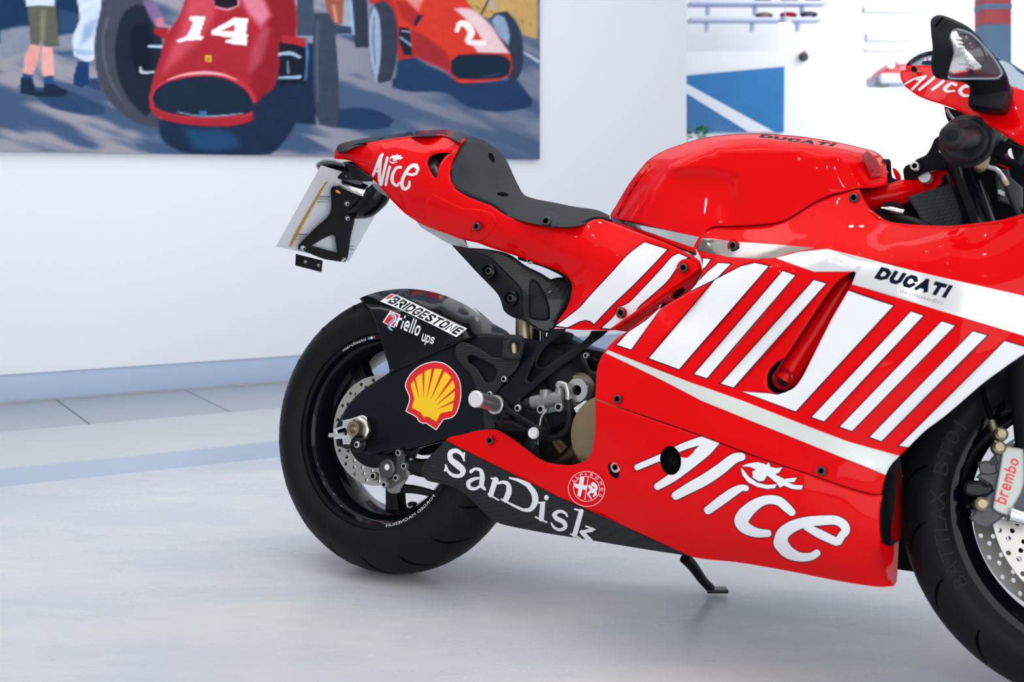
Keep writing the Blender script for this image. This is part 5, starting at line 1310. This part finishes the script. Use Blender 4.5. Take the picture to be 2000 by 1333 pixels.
# ---------------- engine bay
eng = box('engine', (.70, 0, .35), (.42, .26, .27), 'matte', bike, .05)
box('engine_head', (1.02, 0, .50), (.22, .28, .20), 'matte', eng, .04)
box('gearbox', (.50, 0, .38), (.20, .18, .20), 'matte', eng, .04)
tube('cast_boss', [(1105, 700, .06), (1110, 740, .09), (1130, 790, .09)], [.04, .05, .045], 'matte', eng, 18)
disc_part('clutch_cover', 1186, 850, .165, [(0, .02), (.055, .018), (.075, .008), (.08, -.03), (0, -.03)], 'bronze', bike, seg=40)
cc = bpy.data.objects['clutch_cover']
disc_part('cover_ring', 1186, 850, .172, [(.046, 0), (.052, .006), (.060, .006), (.064, -.002), (.062, -.01), (.048, -.01)], 'bronze', cc, seg=40)
for k in range(5): disc_part('cover_boss', 1186 + 58 * math.cos(2.3 + k * .42), 850 + 66 * math.sin(2.3 + k * .42), .165, [(0, .012), (.006, .012), (.008, 0), (0, 0)], 'bronze', cc, seg=14)
for x, y in ((1137, 830), (1158, 900)): bolt(x, y, .17, .009, cc, 'alu')
for i, p in enumerate(([(1180, 800, .10), (1150, 850, .11), (1130, 890, .10), (1080, 930, .09)], [(1120, 800, .05), (1090, 840, .06), (1110, 890, .07), (1160, 920, .07)], [(1200, 840, .12), (1165, 890, .125), (1140, 910, .11)])):
    tube('exhaust_header', p, [.026, .028, .028, .026][:len(p)], 'pipe', bike, 18)
tube('oil_line', [(1030, 905, .05), (1050, 870, .06), (1075, 850, .07), (1100, 862, .07)], .006, 'hose', eng, 10)
for x, y, s_ in ((1060, 880, .03), (1080, 900, .04), (1040, 870, .03), (1095, 885, .03)): pbox('engine_casting', x, y, .06, (s_, .03, s_), 'dgrey', eng, 20, .006)
tube('blue_frame_member', [(1112, 672, -.06), (1150, 690, -.06), (1190, 700, -.06)], [.022, .018, .016], 'cool', bike, 14)
tube('blue_frame_strut', [(1120, 690, -.02), (1135, 720, .0), (1160, 745, .02)], [.012, .012, .014], 'cool', bike, 12)
tube('upper_frame_tube', [(1078, 655, .0), (1100, 668, .02), (1130, 690, .02), (1165, 712, .02)], [.012, .014, .012, .010], 'matte', bike, 14)
pbox('frame_joint', 1095, 660, .05, (.035, .05, .03), 'matte', bike, 10, .006)
tube('frame_spar', [(1130, 684, .08), (1165, 692, .1), (1205, 700, .12)], [.006, .007, .007], 'matte', bike, 12)
# big swingarm pivot nut
pv = disc_part('pivot_ring', 1131, 763, .125, [(.020, -.01), (.034, -.01), (.036, .0), (.030, .006), (.020, .006)], 'shock', bike)
disc_part('pivot_nut', 1129, 763, .138, [(.0105, -.012), (.0105, .006), (.024, .006), (.0265, .0), (.0265, -.012)], 'alu', pv, seg=12)
disc_part('pivot_bore', 1129, 763, .132, [(0, 0), (.011, 0), (.011, -.008), (0, -.008)], 'recess_dark', pv)
# rearset bracket
S_rs = Surf(C('1085,645,.125 1170,650,.12 1000,780,.155 1030,740,.15 970,775,.15'))
rs = panel('rearset_bracket', bike, S_rs, F((ZF, '1062,12 1172,12 1150,45 1090,85 970,190 905,300 900,350 930,375 965,372 1100,280 1300,150 1380,80 1405,30 1562,30 1500,90 1450,125 1300,235 1000,460 800,630 742,680 762,720 745,778 695,790 642,740 600,660 515,612 560,560 700,400 800,280 860,225 940,130')), 'black',
           holes=[Z(ZF, '885,300 865,340 812,468 815,500 850,508 885,470 960,400 900,385 880,350')], thick=.012, edge=(4, .004), step=8)
bolt(1012, 798, .163, .0075, rs, 'alu'); bolt(1145, 695, .13, .006, rs, 'alu')
peg = tube('footpeg', [(972, 792, .165), (953, 786, .205), (929, 780, .26)], [.0155, .0150, .0150], 'alu', rs, 24)
disc_part('peg_cap', 929, 780, .261, [(0, .004), (.014, .004), (.0165, .001), (.0165, -.003), (0, -.003)], 'satin', peg, seg=32)
disc_part('peg_collar', 968, 791, .17, [(.012, -.004), (.0195, -.004), (.0195, .003), (.012, .003)], 'alu', peg)
disc_part('pedal_pivot', 979, 808, .165, [(0, .004), (.008, .004), (.008, .007), (.018, .007), (.022, .002), (.022, -.012), (0, -.012)], 'matte', rs)
for i in range(6):
    a = i * math.pi / 3; bolt(979 + 9.5 * math.cos(a), 808 + 11 * math.sin(a), .172, .0022, bpy.data.objects['pedal_pivot'], 'recess_dark', h=.001, seg=8, name='pivot_hole')
pd = tube('brake_pedal', [(988, 785, .168), (990, 795, .17), (1000, 806, .17), (1040, 830, .175), (1056, 840, .18)], [.005, .005, .006, .006, .006], 'black', rs, 12)
tube('pedal_rod', [(985, 822, .17), (1000, 825, .172), (1030, 838, .176), (1040, 844, .18)], [.006, .005, .004, .004], 'gloss', pd, 10)
tube('pedal_rubber', [(1062, 846, .175), (1054, 847, .19), (1044, 847, .21)], [.012, .0125, .0115], 'rubber', pd, 16)
disc_part('pedal_cap', 1042, 846.5, .212, [(.0045, .003), (.010, .004), (.0115, .0), (.0115, -.004), (0, -.004), (0, 0), (.004, 0)], 'satin', pd, seg=26)
# brake master cylinder
mc = tube('master_cylinder', [(1040, 786, .15), (1062, 783, .15), (1085, 779, .15), (1102, 777, .15)], [.013, .014, .014, .013], 'grey', rs, 22)
tube('rubber_boot', [(1024, 790, .15), (1032, 788, .15), (1042, 786, .15)], [.008, .012, .011], 'hose', mc, 16)
tube('reservoir_port', [(1066, 782, .152), (1066, 762, .152)], [.0125, .0125], 'grey', mc, 18)
tube('outlet_port', [(1093, 776, .152), (1093, 758, .152)], [.010, .009], 'grey', mc, 18)
panel('cylinder_mount', mc, Surf(.145), Z(ZF, '960,700 1000,690 1100,690 1150,700 1145,760 1110,775 1040,790 990,800 930,780 915,750'), 'grey', thick=.01, edge=(3, .003), step=6)
for x, y in ((1058, 800), (1093, 796)): bolt(x, y, .156, .0095, mc, 'alu', h=.006)
tube('banjo_fitting', [(1093, 758, .155), (1092, 752, .158), (1097, 750, .16), (1106, 754, .16), (1110, 768, .158), (1110, 781, .156)], [.007, .008, .006, .006, .006, .0065], 'steel', mc, 14)
tube('brake_hose', [(1110, 780, .155), (1112, 800, .155), (1113, 820, .15), (1108, 838, .145), (1095, 851, .14), (1078, 855, .13), (1062, 852, .12)], .0075, 'hose', mc, 14)
tube('return_spring', [(1068, 802, .16), (1058, 815, .165), (1054, 835, .17)], .0025, 'steel', mc, 8)
tube('sensor_wire', [(1064, 812, .14), (1072, 835, .13), (1080, 850, .12), (1110, 840, .12), (1140, 815, .12)], .0028, 'hose', mc, 8)
pbox('pipe_clip', 1136, 795, .15, (.03, .01, .012), 'tarnish', mc, -35, .002)
tube('shift_light_wire', [(1051, 858, .17), (1051, 870, .17)], .0014, 'cool', mc, 6)

# ---------------- tail light and number-plate holder
tl = panel('tail_light', bike, Surf(C('622,325,.05 680,316,.05 700,350,.06 650,350,.07 724,356,.07')), Z(ZA, '410,430 430,405 480,390 560,395 620,405 640,400 700,400 760,440 860,520 870,560 760,560 560,535 500,520 455,490 430,470'), 'gloss', thick=.03, edge=(5, .008), step=6)
panel('light_lens', tl, Surf(C('622,325,.062 680,316,.06 700,350,.07 650,350,.08')), Z(ZA, '412,428 432,404 482,388 562,393 632,410 640,440 560,425 500,420 450,425 430,460 415,448'), 'smoke', thick=.003, edge=(2, .001), step=4, dv=.004)
tube('lens_rim', [(ZA[0] + a / ZA[2], ZA[1] + b / ZA[2], .075) for a, b in ((560, 392), (482, 388), (432, 404), (411, 430), (420, 455), (452, 492), (500, 520))], .0022, 'lensedge', tl, 8)
tube('plate_arm', [(745, 372, .03), (735, 385, .03), (715, 405, .03), (690, 415, .02)], [.026, .03, .027, .016], 'gloss', tl, 18)
A0 = U(627, 323, .14); A1 = U(539, 482, .14)
dn = np.array(A1 - A0); dn /= np.linalg.norm(dn); lat = np.array([0, 1.0, 0]); lat = lat - dn * (lat @ dn); lat /= np.linalg.norm(lat)
nrm = np.cross(lat, dn); 
if nrm[0] < 0: nrm = -nrm
# frame for the plate: local -y = nrm (towards the bike's front), local x = lateral
Rl = np.stack([lat, -nrm, np.cross(lat, -nrm)], 1)
PFR = Frame(BK.R @ Rl, BK.world([tuple(A0)])[0])
PL = (A1 - A0).length
def plq(a, b, d=0):  # point on the plate: a metres across, b along the drop
    p = np.array(A0) + lat * a + dn * b + nrm * d; w = BK.world([p])[0]
    return (1000 + FPX * w[0] / w[1], HOR - FPX * (w[2] - CAMH) / w[1])
plate_out = [plq(0, 0), plq(.28, 0), plq(.28, PL), plq(0, PL)]
print('plate corners', [tuple(round(float(c)) for c in p) for p in plate_out], PL)
S_pl = Surf(0.0, PFR)
plt = panel('number_plate', tl, S_pl, plate_out, 'plate', thick=.003, edge=None, step=20, smooth=False, inner='plate')
def onp(name, s, m, d, th=.003, e=(2, .001), holes=()):
    return panel(name, plt, Surf(d, PFR), Z(ZA, s), m, thick=th, edge=e, step=6, holes=[Z(ZA, h) for h in holes])
onp('plate_edge_line', '478,572 500,562 502,568 486,580 300,915 203,1093 190,1091 196,1060 292,880', 'gold', .0015, .001, None)
onp('plate_gripper', '525,625 545,600 600,600 720,640 800,650 790,700 740,720 700,760 700,820 720,860 700,960 690,1000 660,1190 640,1215 610,1215 540,1205 460,1190 300,1125 262,1115 262,1080 300,1040 420,920 500,850 525,800 530,740', 'matte', .012, .008, (4, .003), ['540,995 560,1010 580,1140 500,1120 430,1100 370,1085 440,1040 500,1010'])
onp('plate_bracket', '240,1150 460,1205 450,1300 236,1245', 'matte', .006, .006, (2, .001))
for x, y in ((655, 740), (658, 860), (632, 1200), (300, 1102)):
    bolt(ZA[0] + x / ZA[2], ZA[1] + y / ZA[2], .016, .006, plt, 'alu', frame=PFR, h=.004)
for x, y in ((318, 1212), (425, 1242)): bolt(ZA[0] + x / ZA[2], ZA[1] + y / ZA[2], .008, .004, plt, 'alu', frame=PFR, h=.003)
onp('amber_mark', '562,630 580,630 605,650 600,662 570,650', 'yellow', .016, .002, None); onp('amber_mark', '895,745 925,755 928,772 900,762', 'gold', .004, .002, None)
for (x0, y0) in ((430, 680), (250, 985)):
    for k in range(3): onp('print_line', f'{x0-k*8},{y0+k*22} {x0+90-k*8},{y0+4+k*22} {x0+88-k*8},{y0+(12 if k==0 else 7)+k*22} {x0-4-k*8},{y0+(9 if k==0 else 4)+k*22}', 'greyline', .0016, .001, None)
for (x0, y0) in ((800, 810), (680, 1085)):
    for k in range(2): onp('print_line', f'{x0},{y0+k*24} {x0+36},{y0+3+k*24} {x0+36},{y0+8+k*24} {x0},{y0+6+k*24}', 'greyline', .0016, .001, None)
panel('plate_lamp', tl, Surf(C('660,352,.05 715,370,.05 710,385,.06')), Z(ZA, '560,555 600,540 700,545 828,590 825,620 790,685 720,660 570,590'), 'chrome', thick=.02, edge=(4, .006), step=6)
panel('plate_lamp_glass', tl, Surf(.058), Z(ZA, '600,540 700,538 790,565 770,590 700,575'), 'smoke', thick=.002, edge=None, step=6)

# ---------------- cockpit
neck = panel('headstock', bike, Surf(C('1780,350,.05 1830,330,.06 1800,370,.06')), Z(ZK, '760,700 850,640 960,590 1050,560 1160,550 1180,600 1110,640 1105,720 1000,800 900,820 780,780'), 'red', thick=.04, edge=(5, .006), step=7)
tube('upper_frame_rail', [(1690, 392, .10), (1720, 386, .095), (1760, 376, .08), (1795, 366, .06)], [.020, .021, .022, .021], 'red', bike, 22)
disc_part('frame_bush', 1807, 346, .078, [(.0045, .006), (.011, .006), (.0125, 0), (.0125, -.01), (0, -.01), (0, 0), (.0045, 0)], 'alu', neck)
panel('airbox_duct', bike, Surf(C('1790,400,.13 1850,380,.11 1860,440,.13 1800,440,.15')), Z(ZK, '735,860 760,850 900,810 1050,760 1200,720 1260,760 1330,900 1330,1200 1000,1205 900,1150 860,1060 800,960'), 'mcarbon', thick=.006, edge=(4, .004), step=9)
tube('radiator_neck', [(1722, 408, .14), (1740, 411, .14), (1766, 416, .14)], [.006, .007, .006], 'chrome', bike, 14)
panel('airbox_shell', bike, Surf(-.02), Z(ZO, '1688,396 1730,384 1790,372 1850,360 1880,380 1880,455 1780,455 1710,440'), 'inner', thick=.05, edge=(4, .004), step=12)
tube('coolant_hose', [(1745, 425, .13), (1765, 430, .14), (1790, 436, .15), (1815, 447, .15)], .009, 'hose', bike, 12)
disc_part('radiator_cap', 1740, 421, .12, [(0, .01), (.022, .01), (.026, 0), (.026, -.02), (0, -.02)], 'matte', bike)
box('steering_stem', U(1862, 420, -.02), (.05, .10, .18), 'matte', bike, .02, Matrix.Rotation(-CAST, 3, 'Y'))
# forks (turned with the steering)
def FT(name, p3, rad, m, parent, **k): return tube(name, p3, rad, m, parent, frame=FW, **k)
fk = tube('fork_leg', [(1868, 300, .10), (1893, 370, .105), (1918, 440, .11), (1960, 560, .115), (1992, 660, .12)], [.024, .0265, .0275, .0275, .0275], 'gloss', bike, 26)
tube('fork_leg', [(1855, 300, -.10), (1880, 370, -.10), (1905, 440, -.10), (1945, 560, -.10), (1985, 680, -.10)], .0265, 'gloss', bike, 20)
panel('top_yoke', bike, Surf(C('1790,330,.10 1850,310,.12 1900,300,.13 1950,330,.12')), Z(ZK, '690,560 720,520 800,490 830,455 940,400 1000,300 1030,230 1120,180 1250,120 1400,110 1560,180 1620,240 1700,420 1720,560 1500,480 1300,480 1200,560 960,580 850,640 760,700 700,680'), 'matte', thick=.04, edge=(5, .006), step=9)
bolt(1787, 325, .118, .0085, bpy.data.objects['top_yoke'], 'alu'); bolt(1839, 296, .14, .004, bpy.data.objects['top_yoke'], 'alu')
gp = tube('handlebar_grip', [(1935, 268, .16), (1915, 268, .20), (1898, 268, .25), (1880, 268, .31), (1866, 268, .345)], [.019, .020, .0205, .019, .018], 'rubber', bike, 28)
disc_part('grip_flange', 1884, 273, .255, [(.015, -.008), (.034, -.008), (.038, 0), (.034, .006), (.015, .004)], 'rubber', gp, seg=36)
disc_part('grip_flange', 1888, 276, .23, [(.015, -.008), (.042, -.008), (.046, 0), (.042, .006), (.015, .004)], 'rubber', gp, seg=36)
disc_part('bar_end', 1860, 266, .35, [(.0, .010), (.011, .011), (.018, .008), (.0215, .0), (.0215, -.014), (.014, -.016), (0, -.016)], 'rubber', gp, seg=36)
disc_part('bar_end_dimple', 1859, 264, .362, [(0, .002), (.009, .001), (.0105, 0), (0, 0)], 'matte', gp, seg=28)
# tank-side far items between tank and forks
panel('ignition_bracket', bike, Surf(.0), Z(ZK, '450,448 540,448 555,475 575,650 665,745 640,765 520,700 500,600 470,520'), 'gloss', thick=.03, edge=(3, .004), step=7)
tube('damper_body', [(1733, 368, .02), (1746, 362, .02), (1752, 352, .02)], [.014, .015, .012], 'matte', bike, 14)
tube('damper_bolt', [(1727, 338, .03), (1732, 333, .03)], .006, 'alu', bpy.data.objects['damper_body'], 10)
panel('far_fairing_edge', bike, Surf(-.16), Z(ZK, '570,545 600,550 640,590 665,650 660,745 600,640'), 'red', thick=.004, edge=(3, .003), step=7)
# clutter in front of the forks
cl = panel('front_electrics', bike, Surf(C('1925,260,.02 2000,300,.02 2060,420,.05 1900,440,.0')), F((ZK, '1560,120 1640,105 1700,140 1900,250 2300,460 2400,1000 2400,1250 1500,1250 1480,1000 1450,700 1500,450'),), 'inner', thick=.05, edge=(4, .004), step=14)
panel('side_box', cl, Surf(.07), Z(ZK, '1690,560 1840,560 1850,640 1990,760 1990,1000 1720,900 1690,680'), 'dgrey', thick=.02, edge=(4, .004), step=9)
panel('red_print_strip', cl, Surf(.072), Z(ZK, '1675,485 1700,485 1842,548 1840,562 1680,500'), 'decalred', thick=.001, edge=None, step=5)
for k in range(3): panel('white_print_line', cl, Surf(.075), Z(ZK, f'1715,{782+k*16} 1740,{780+k*16} 1795,{812+k*16} 1790,{820+k*16} 1715,{790+k*16}'), 'tarnish', thick=.001, edge=None, step=5)
tube('brake_line', [(1915, 321, .20), (1930, 326, .19), (1945, 331, .18), (1955, 342, .17), (1962, 353, .165)], .0045, 'steel', cl, 10)
tube('line_ferrule', [(1959, 348, .165), (1966, 362, .16)], .006, 'shock', cl, 12)
tube('line_hose', [(1966, 361, .16), (1975, 385, .155), (1990, 420, .15), (2005, 460, .15)], .006, 'hose', cl, 10)
tube('banjo_bolt', [(1912, 330, .20), (1916, 322, .21), (1925, 305, .22)], [.008, .012, .009], 'shock', cl, 14)
pbox('switch_block', 1972, 300, .12, (.05, .04, .03), 'matte', cl, 20, .006); pbox('relay', 1950, 262, .10, (.05, .04, .035), 'dgrey', cl, -10, .006)
panel('terminal', cl, Surf(.13), Z(ZK, '1735,170 1760,170 1820,215 1815,240 1790,260 1732,240'), 'alu', thick=.003, edge=(2, .001), holes=[Z(ZK, '1765,195 1790,205 1790,222 1768,220')], step=6)
tube('steel_knob', [(1966, 306, .13), (1978, 300, .14)], [.008, .010], 'steel', cl, 12)
panel('instrument_pod', bike, Surf(C('1850,215,.06 1900,260,.08 1880,230,.07')), Z(ZJ, '1045,1065 1100,1080 1250,1130 1320,1170 1400,1200 1410,1333 1120,1250 1070,1180'), 'matte', thick=.03, edge=(3, .004), step=8)
tube('pod_stay', [(1849, 214, .08), (1858, 228, .085), (1868, 236, .085), (1882, 236, .085), (1893, 229, .085)], .0028, 'alu', bpy.data.objects['instrument_pod'], 8)

# ---------------- nose cowl, windscreen, mirror
S_nose = Surf(C('1758,150,.10 1765,170,.11 1800,190,.15 1870,215,.20 1920,240,.235 2000,288,.26 2080,340,.27 1770,128,.10 1820,142,.14 1880,150,.18 1950,165,.21 2000,176,.21 2080,200,.2 1900,190,.205 2000,230,.25 2080,280,.26'), lam=1e-3)
AL_N = ['650,845,16 700,815,18 760,785,18 850,765,18', '860,762,26 800,820,24 725,895,24', '770,800,14 850,790,14', '945,775,30 870,840,30 795,900,26', '1040,810,30 980,860,30 925,900,26',
        '1165,850,34 1120,835,26 1080,860,34 1050,895,34 1085,915,24 1150,910,18', '1300,860,34 1240,870,34 1205,915,40 1240,955,30 1300,960,20']
nose = panel('nose_cowl', bike, S_nose, Z(ZJ, '''660,655 700,652 920,662 1200,720 1700,856 1846,905 2300,1050 2300,1720 2000,1520 1846,1470 1600,1320 1400,1215 1200,1115 1100,1075 1000,1040 900,1010 800,970 740,935 700,902 660,868 630,830 610,780 605,740 608,715 640,705 662,700'''), 'red',
    [('darkred', [Z(ZJ, '650,706 920,738 920,745 660,712')])] + [('white', b_) for b_ in brushes(ZJ, AL_N)]
    + [('gold', [Z(ZJ, '760,710 800,706 830,720 800,726')])], thick=.004, edge=(4, .004), step=10)
bolt(1785, 135, .125, .005, nose, 'gloss')
ws = panel('windscreen', bike, Surf(C('1775,127,.10 1800,110,.05 1830,103,.03 1900,110,.08 1960,120,.13 2000,145,.14 2080,170,.14 1900,140,.14 2000,175,.18')), Z(ZJ, '690,652 715,620 780,572 850,542 920,528 1100,520 1400,540 1570,580 1700,640 1846,735 2300,900 2300,1050 1846,905 1700,860 1200,722 920,664'), 'screen', thick=.003, edge=None, step=10)
tube('screen_edge', [(1775, 127, .10), (1781, 120, .09), (1792, 112, .07), (1806, 106, .05), (1822, 103, .04), (1850, 101, .05)], .004, 'gloss', ws, 10)
tube('screen_edge', [(1946, 113, .12), (1975, 127, .13), (2000, 143, .14), (2060, 170, .14)], .003, 'cool', ws, 10)
panel('flag_sticker', ws, Surf(C('1775,127,.105 1800,110,.055 1830,103,.035 1900,110,.085')), Z(ZJ, '855,575 930,572 930,645 815,645'), 'blue', [('ink', [Z(ZJ, '820,610 930,606 930,645 815,645')]), ('white', [Z(ZJ, '848,580 930,605 930,612 845,586')]), ('white', [Z(ZJ, '840,606 930,575 930,584 840,612')]), ('decalred', [Z(ZJ, '870,574 890,574 888,606 868,606')])], thick=.0008, edge=None, step=6, dv=.003)
S_mir = Surf(C('1818,40,.335 1840,28,.33 1870,41,.345 1900,58,.35 1930,95,.345 1962,136,.32 1972,175,.28 1927,202,.27 1893,188,.28 1876,160,.31 1830,152,.33 1820,110,.335 1818,70,.335 1870,100,.36 1900,130,.355 1845,90,.35'), lam=2e-3)
mir = panel('wing_mirror', bike, S_mir, Z(ZJ, '975,150 1020,150 1100,175 1180,210 1260,250 1330,300 1390,365 1450,440 1510,510 1560,570 1610,635 1650,700 1685,780 1700,850 1700,990 1470,1035 1305,970 1300,870 1260,835 1210,820 1100,805 1000,790 955,770 930,740 918,680 915,620 925,540 928,450 918,370 912,290 908,220 920,185'), 'black', thick=.03, edge=(6, .010), step=8, inner='black')
panel('indicator_lens', mir, S_mir, Z(ZJ, '1130,300 1180,285 1260,312 1330,352 1410,425 1480,500 1560,610 1622,722 1600,770 1560,790 1300,790 1120,790 1095,770 1078,740 1100,670 1122,600 1135,540 1130,480 1115,430 1100,380 1105,335'), 'smoke', thick=.002, edge=(3, .002), step=7, dv=.0035, inner='smoke')
tube('lens_edge', [(ZJ[0] + a / ZJ[2], ZJ[1] + b / ZJ[2], .362) for a, b in ((1175, 290), (1260, 315), (1335, 355), (1410, 428), (1482, 505), (1560, 612), (1622, 724), (1600, 768), (1560, 786), (1340, 788), (1120, 788), (1088, 762))], .0016, 'lensedge', mir, 8)
panel('indicator_reflector', mir, S_mir, Z(ZJ, '1112,360 1125,320 1165,310 1190,350 1210,420 1240,470 1300,530 1350,590 1400,640 1422,660 1410,690 1340,725 1240,745 1130,748 1095,715 1120,620 1145,540 1135,450'), 'chrome', thick=.002, edge=(3, .002), step=7, dv=.0065)
for k in range(8): 
    t = k / 7; cx, cy = 1195 + 120 * t ** 1.2, 380 + 300 * t
    panel('reflector_facet', mir, S_mir, Z(ZJ, f'{cx-38},{cy} {cx},{cy-14} {cx+32},{cy+4} {cx+20},{cy+22} {cx-30},{cy+18}'), 'alu', thick=.002, edge=(2, .001), step=5, dv=.0095)
tube('mirror_gap', [(1827, 52, .345), (1833, 44, .345), (1842, 34, .345)], .002, 'recess_dark', mir, 8)
pbox('mirror_stalk', 1935, 190, .255, (.06, .06, .05), 'black', mir, 10, .01)

# ---------------- front fender and front caliper
ff = panel('front_fender', bike, Surf(C('1890,800,.02 2000,720,.06 2080,700,.07 1930,790,.06 2000,790,.075 2060,820,.07')), F((ZI, '1090,1260 1300,1080 1500,860 1700,760 2000,700 2000,1020 1800,1100 1690,1180 1560,1230 1400,1290 1250,1330 1150,1320')), 'carbon', thick=.005, edge=(5, .005), step=11)
tube('caliper_line', [(1918, 755, .11), (1925, 785, .115), (1935, 815, .12), (1940, 835, .125)], [.0045, .005, .0055, .006], 'gloss', ff, 10)
tube('line_ferrule', [(1936, 822, .125), (1944, 846, .127)], [.007, .0075], 'shock', ff, 12)
fc = panel('front_caliper', bike, Surf(.105, FW), Z(ZL, '735,215 760,200 800,225 830,232 868,240 900,250 900,540 868,540 800,530 740,580 690,612 640,590 610,560 640,520 645,480 680,460 720,430 700,400 640,370 660,350 720,340 740,300 720,250'), 'dgrey', thick=.05, edge=(4, .006), step=7, inner='dgrey')
panel('caliper_face', fc, Surf(.116, FW), Z(ZL, '770,222 868,235 868,300 860,420 790,548 740,528 722,512 742,400 760,300'), 'caliper',
      [('decalred', l) for l in stroke_word('brembo', tq(ZL, (783, 500), (722, 478), (798, 270), (846, 290)), t=.17, gap=.14)], thick=.012, edge=(3, .003), step=6)
panel('caliper_lobe', fc, Surf(.11, FW), Z(ZL, '590,400 615,385 660,385 690,400 720,400 725,430 700,450 650,460 600,450 588,430'), 'gloss', thick=.02, edge=(4, .006), step=6)
panel('caliper_lobe', fc, Surf(.11, FW), Z(ZL, '650,300 690,290 740,310 745,350 700,360 660,350'), 'dgrey', thick=.02, edge=(4, .006), step=6)
for x, y in ((750, 228), (668, 495), (760, 165)): disc_part('caliper_bolt', ZL[0] + x / ZL[2], ZL[1] + y / ZL[2], .115, [(0, .008), (.007, .008), (.011, .004), (.012, -.01), (0, -.01)], 'shock', fc, FW, 18)
tube('caliper_pin', [(1972, 1004, .12), (2000, 1012, .12), (2030, 1020, .12)], [.013, .012, .012], 'chrome', fc, 18, frame=FW)
tube('fork_bottom', [(1998, 700, .115), (2010, 800, .115), (2025, 930, .11), (2030, 1000, .10)], [.028, .028, .03, .035], 'matte', bike, 20)

for n_, l_ in (('swingarm', 'black swingarm with a yellow and red shell emblem'), ('seat', 'dark grey foam seat with raised back'), ('belly_fairing', 'red lower fairing with a dark woven rear corner and large white script'),
               ('tail_fairing', 'red tail cowl with white script and two white stripes'), ('side_fairing', 'red fairing with slanted white stripes outlined in navy'), ('rear_fender', 'gloss black rear fender with white lettering'),
               ('footpeg', 'silver round footpeg'), ('clutch_cover', 'bronze round engine cover'), ('exhaust_cover', 'glossy dark woven cover below the tail'), ('number_plate', 'blank white plate seen from its front-facing side')):
    bpy.data.objects[n_]['label'] = l_
